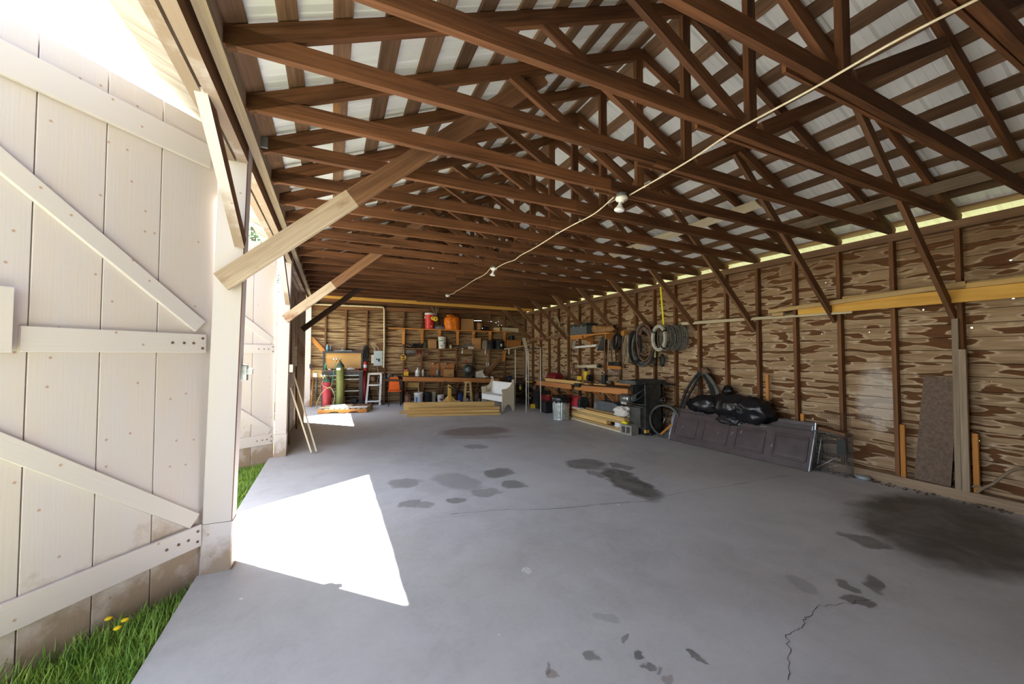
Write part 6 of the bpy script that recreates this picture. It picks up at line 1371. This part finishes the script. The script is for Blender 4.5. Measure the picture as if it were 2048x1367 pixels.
# ---- under the wall benches
t = thing('torpedo_heater', (5.35, 7.85, .2), 'red horizontal drum shaped heater behind the trash can', 'heater'); a = V((5.36, 7.52, .40)); ax_ = V((-.05, 1, .0)).normalized()
mb = MB(); mb.rev([(.145, .0), (.15, .02), (.15, .75), (.13, .8)], a, ax_, 28); put('barrel', mb, 'redtank', t)
mb = MB(); mb.rev([(.08, -.0), (.125, -.03), (.152, .0), (.152, .05), (.12, .06), (.07, .02)], a-ax_*.01, ax_, 28); put('nozzle', mb, 'blacksteel', t)
mb = MB(); mb.box(a+ax_*.4-Z*.24, (.22, .6, .16), 0, 0, .02, 'y'); put('fuel_tank', mb, 'darkred', t)
for y in (.08, .7): mb = MB(); mb.bar(a+ax_*y-Z*.40+V((-.13, 0, 0)), a+ax_*y-Z*.14, .03, .02, ax_); mb.bar(a+ax_*y-Z*.40+V((.13, 0, 0)), a+ax_*y-Z*.14, .03, .02, ax_); put('leg', mb, 'blacksteel', t)
mb = MB(); mb.box((5.22, 7.55, .295), (.10, .30, .03), .05, 0, .005, 'y'); put('white_tray', mb, 'paper', label='small pale tray lying before the red heater', cat='tray')
t = thing('tool_case', (5.55, 6.85, .0), 'big dark grey plastic case under the saw side bench', 'case')
mb = MB(); mb.prism([(6.42, .1), (7.28, .1), (7.30, .34), (7.24, .46), (7.1, .50), (6.6, .50), (6.46, .46), (6.40, .34)], (5.48, 0, 0), (0, 1, 0), Z, .24); put('shell', mb, 'greyplastic', t)
mb = MB(); mb.bar((5.475, 7.22, .12), (5.475, 7.22, .45), .10, .02, (0, 1, 0), ch=.006); put('ribbed_end', mb, 'greymetal', t)
mb = MB(); mb.tube(spline([(5.60, 7.02, .49), (5.60, 6.98, .55), (5.60, 6.76, .55), (5.60, 6.72, .49)]), .014, 8); put('handle', mb, 'black', t)
mb = MB(); mb.bar((5.6, 7.35, .05), (5.6, 6.4, .05), .24, .1, (1, 0, 0)); put('timber_block', mb, 'brace', label='timber under the big dark grey case', cat='timber')
for n, (y, x, w, h, m, lab) in enumerate(((9.3, 5.5, .5, .42, 'darkred', 'dark red chest under the far wall bench'), (8.75, 5.6, .4, .35, 'rustbrown', 'rust brown box under the far wall bench'), (8.95, 5.25, .3, .3, 'black', 'black box on floor beside the trash can'), (9.75, 5.45, .3, .5, 'blacksteel', 'black machine part at the far bench corner'))):
    mb = MB(); mb.box((x, y, h/2), (.34, w, h), 0, 0, .012, 'y'); mb.box((x-.17, y, h*.6), (.02, w*.3, .04), 0, 0, .004); put('storage_box', mb, m, label=lab, cat='box')
mb = MB(); mb.rev([(.03, 0), (.035, .4), (.02, .5)], (5.95, 6.9, .2), Z, 10); put('blue_bottle', mb, 'steelblue', label='pale blue bottle in the shadow under the saw side bench', cat='bottle')
# ---- lumber on the floor before the benches
def lr(y0, y1, x, z, w, th, mat, label): mb = MB(); mb.bar((x+.02, y0, z), (x, y1, z), w, th, (1, 0, 0), ch=.003); put('lumber', mb, mat, label=label, cat='lumber', group='lumber on the floor before the wall benches')
lr(7.82, 6.0, 5.23, .020, .13, .036, 'pale', 'pale board lowest in the front of the wall bench lumber')
lr(7.80, 5.98, 5.26, .057, .12, .034, 'pine_dull', 'dull board second from below in the wall bench lumber')
lr(7.85, 6.5, 5.27, .125, .12, .085, 'pine', 'thick short timber under the top boards of wall bench lumber')
lr(7.84, 5.92, 5.28, .192, .14, .045, 'pine_dull', 'long board third from the top of wall bench lumber')
lr(7.86, 5.96, 5.29, .236, .13, .04, 'pine', 'long board second from the top of wall bench lumber')
lr(7.88, 6.0, 5.30, .272, .12, .03, 'pine', 'topmost long yellow board of wall bench lumber')
lr(7.75, 6.1, 5.43, .255, .10, .09, 'pine_dull', 'square timber at the back of wall bench lumber')
mb = MB(); mb.box((5.33, 6.22, .105), (.10, .14, .08), 0, 0, .003); put('spacer_block', mb, 'greywood', label='small block holding up the wall bench lumber', cat='block')
mb = MB(); mb.box((5.40, 5.90, .225), (.10, .12, .13), 0, 0, .004); put('timber_block', mb, 'greywood', label='sawn timber end over the cinder block', cat='timber')
mb = MB(); mb.box((5.19, 5.92, .215), (.04, .13, .045), 0, 0, .003); put('yellow_tag', mb, 'brightyellow', label='bright yellow tag on the lumber ends above cinder block', cat='tag')
bag('paper_bag', (5.32, 6.12, .385), .13, .19, .115, 41, .1, 'crumpled white paper bag on the lumber before the saw', 'paper', .09, .3, .5)
mb = MB(); mb.ball((5.27, 6.2, .12), .06, .09, .07, .4, 4, 5, 12, 16, 0, .1, 0, .4); put('white_bag', mb, 'white', label='crumpled white plastic under the lumber by the cinder block', cat='bag')
def cinder():
    a, b, c = V((5.12, 5.97, 0)), V((5.165, 5.715, 0)), V((5.365, 5.735, 0)); e, g = (b-a), (c-b); L, D = e.length, g.length; e.normalize(); g.normalize(); H = .185
    mb = MB()
    mb.bar(a+g*D/2+Z*.0175, b+g*D/2+Z*.0175, D, .035, g, ch=.003); mb.bar(a+g*D/2+Z*(H-.0175), b+g*D/2+Z*(H-.0175), D, .035, g, ch=.003)
    for f in (.0, .5, 1.0):
        q = a+e*(.016+(L-.032)*f)+Z*H/2; mb.bar(q, q+g*D, H-.066, .032, Z, ch=.003)
    q0 = a+g*(D*.6)+Z*H/2; mb.bar(q0, q0+e*L, H-.07, .02, Z, 1)
    put('cinder_block', mb, ('cinder', 'cinder'), org=(a+b)/2+g*D/2, label='grey concrete block with two hollow cells on the floor', cat='concrete block')
cinder()
# ---- cabinet saw
t = thing('table_saw', (5.62, 5.85, 0), 'dark steel cabinet saw with belt drive motor', 'saw')
mb = MB(); mb.bar((5.42, 5.785, .56), (5.86, 5.785, .56), .04, .36, Z); mb.prism([(5.42, .10), (5.86, .10), (5.86, .96), (5.42, .96)], (0, 5.60, 0), (1, 0, 0), Z, -.03); mb.prism([(5.60, .10), (5.97, .10), (5.97, .96), (5.60, .96)], (5.85, 0, 0), (0, 1, 0), Z, -.03); mb.prism([(5.42, .10), (5.86, .10), (5.86, .96), (5.42, .96)], (0, 5.97, 0), (1, 0, 0), Z, .02)
mb.prism([(5.62, .10), (5.96, .10), (5.96, .56), (5.62, .56)], (5.42, 0, 0), (0, 1, 0), Z, .03); put('cabinet', mb, 'machine', t)
mb = MB(); mb.prism([(5.66, .14), (5.98, .14), (5.98, .52), (5.66, .52)], (5.34, 0, 0), (0, 1, 0), Z, .08); put('side_cover', mb, 'machine', t)
mb = MB(); mb.box((5.64, 5.79, .05), (.40, .34, .10), 0, 0, .01); put('plinth', mb, 'blacksteel', t)
mb = MB(); mb.box((5.52, 5.79, 1.01), (.78, .48, .07), 0, 0, .012); mb.box((5.52, 5.79, 1.05), (.70, .10, .015), 0); put('saw_table', mb, 'machine', t)
mb = MB(); mb.box((5.99, 5.70, .955), (.24, .40, .03), 0, 0, .004); put('extension_wing', mb, 'blacksteel', t)
mb = MB(); mb.rev([(.055, .0), (.085, .02), (.085, .24), (.07, .26), (.02, .27)], (5.20, 6.02, .69), (.25, -.0, 0) and (0, -1, 0), 20); mb.box((5.2, 5.9, .60), (.1, .16, .05), 0, 0, .006); mb.bar((5.22, 5.9, .66), (5.44, 5.9, .74), .05, .06, Z); put('motor', mb, 'steel', t)
mb = MB(); mb.rev([(.055, -.015), (.06, -.012), (.048, 0), (.06, .012), (.055, .015)], (5.24, 5.72, .70), (0, 1, 0), 22); mb.cyl((5.24, 5.70, .70), (5.24, 5.80, .70), .012, None, 8); put('pulley', mb, 'greymetal', t)
mb = MB(); mb.tube([(5.26, 5.72, .755), (5.58, 5.72, .90)], .007, 6); mb.tube([(5.26, 5.72, .645), (5.58, 5.72, .80)], .007, 6); put('drive_belt', mb, 'greymetal', t)
mb = MB(); mb.tube(ring((5.80, 5.53, .66), .05, .05, (1, 0, 0), Z, 22), .008, 6, 0, True); mb.cyl((5.80, 5.53, .66), (5.80, 5.60, .66), .012); mb.bar((5.755, 5.53, .66), (5.845, 5.53, .66), .014, .008); put('hand_wheel', mb, 'greymetal', t)
mb = MB(); mb.rev([(.02, -.012), (.026, -.01), (.026, .01), (.02, .012)], (5.50, 5.56, .028), (1, 0, 0), 14); put('caster', mb, 'rubber', t)
mb = MB(); mb.box((5.46, 5.62, .075), (.09, .05, .06), 0, 0, .005); put('wood_wedge', mb, 'yellow', label='small yellow wood wedge at the foot of the saw', cat='wedge')

# ------------------------------------------------------------------ light and camera
w = bpy.data.worlds.new('World'); bpy.context.scene.world = w; w.use_nodes = True
nt = w.node_tree; bg = nt.nodes['Background']; sk = nt.nodes.new('ShaderNodeTexSky'); sk.sky_type = 'NISHITA'; sk.sun_disc = False
sk.sun_elevation = math.radians(58); sk.sun_rotation = math.radians(-45); sk.air_density = 1.0; sk.dust_density = .5; sk.ozone_density = 1.0
hs = nt.nodes.new('ShaderNodeHueSaturation'); hs.inputs['Saturation'].default_value = .62; nt.links.new(sk.outputs[0], hs.inputs['Color']); nt.links.new(hs.outputs[0], bg.inputs[0])
bg.inputs[1].default_value = SKY
sd_ = V((1, -1, -2.27)).normalized()
su = bpy.data.lights.new('sun', 'SUN'); su.energy = SUN; su.angle = math.radians(.6); su.color = (1.0, .975, .95)
so = bpy.data.objects.new('sun', su); C.objects.link(so); so.rotation_euler = sd_.to_track_quat('-Z', 'Y').to_euler(); so.location = (-20, 20, 45)
cam = bpy.data.cameras.new('camera'); cam.sensor_width = 36; cam.lens = FPX/2048*36; cam.clip_start = .02; cam.clip_end = 300
co = bpy.data.objects.new('camera', cam); C.objects.link(co); co.location = CAM; co.rotation_euler = (math.radians(90)+PIT, 0, -YAW)
sc = bpy.context.scene; sc.camera = co
sc.view_settings.view_transform = 'Standard'; sc.view_settings.look = 'None'; sc.view_settings.gamma = 1; sc.view_settings.exposure = EXPO
sc.cycles.max_bounces = 10; sc.cycles.diffuse_bounces = 8; sc.cycles.sample_clamp_indirect = 8
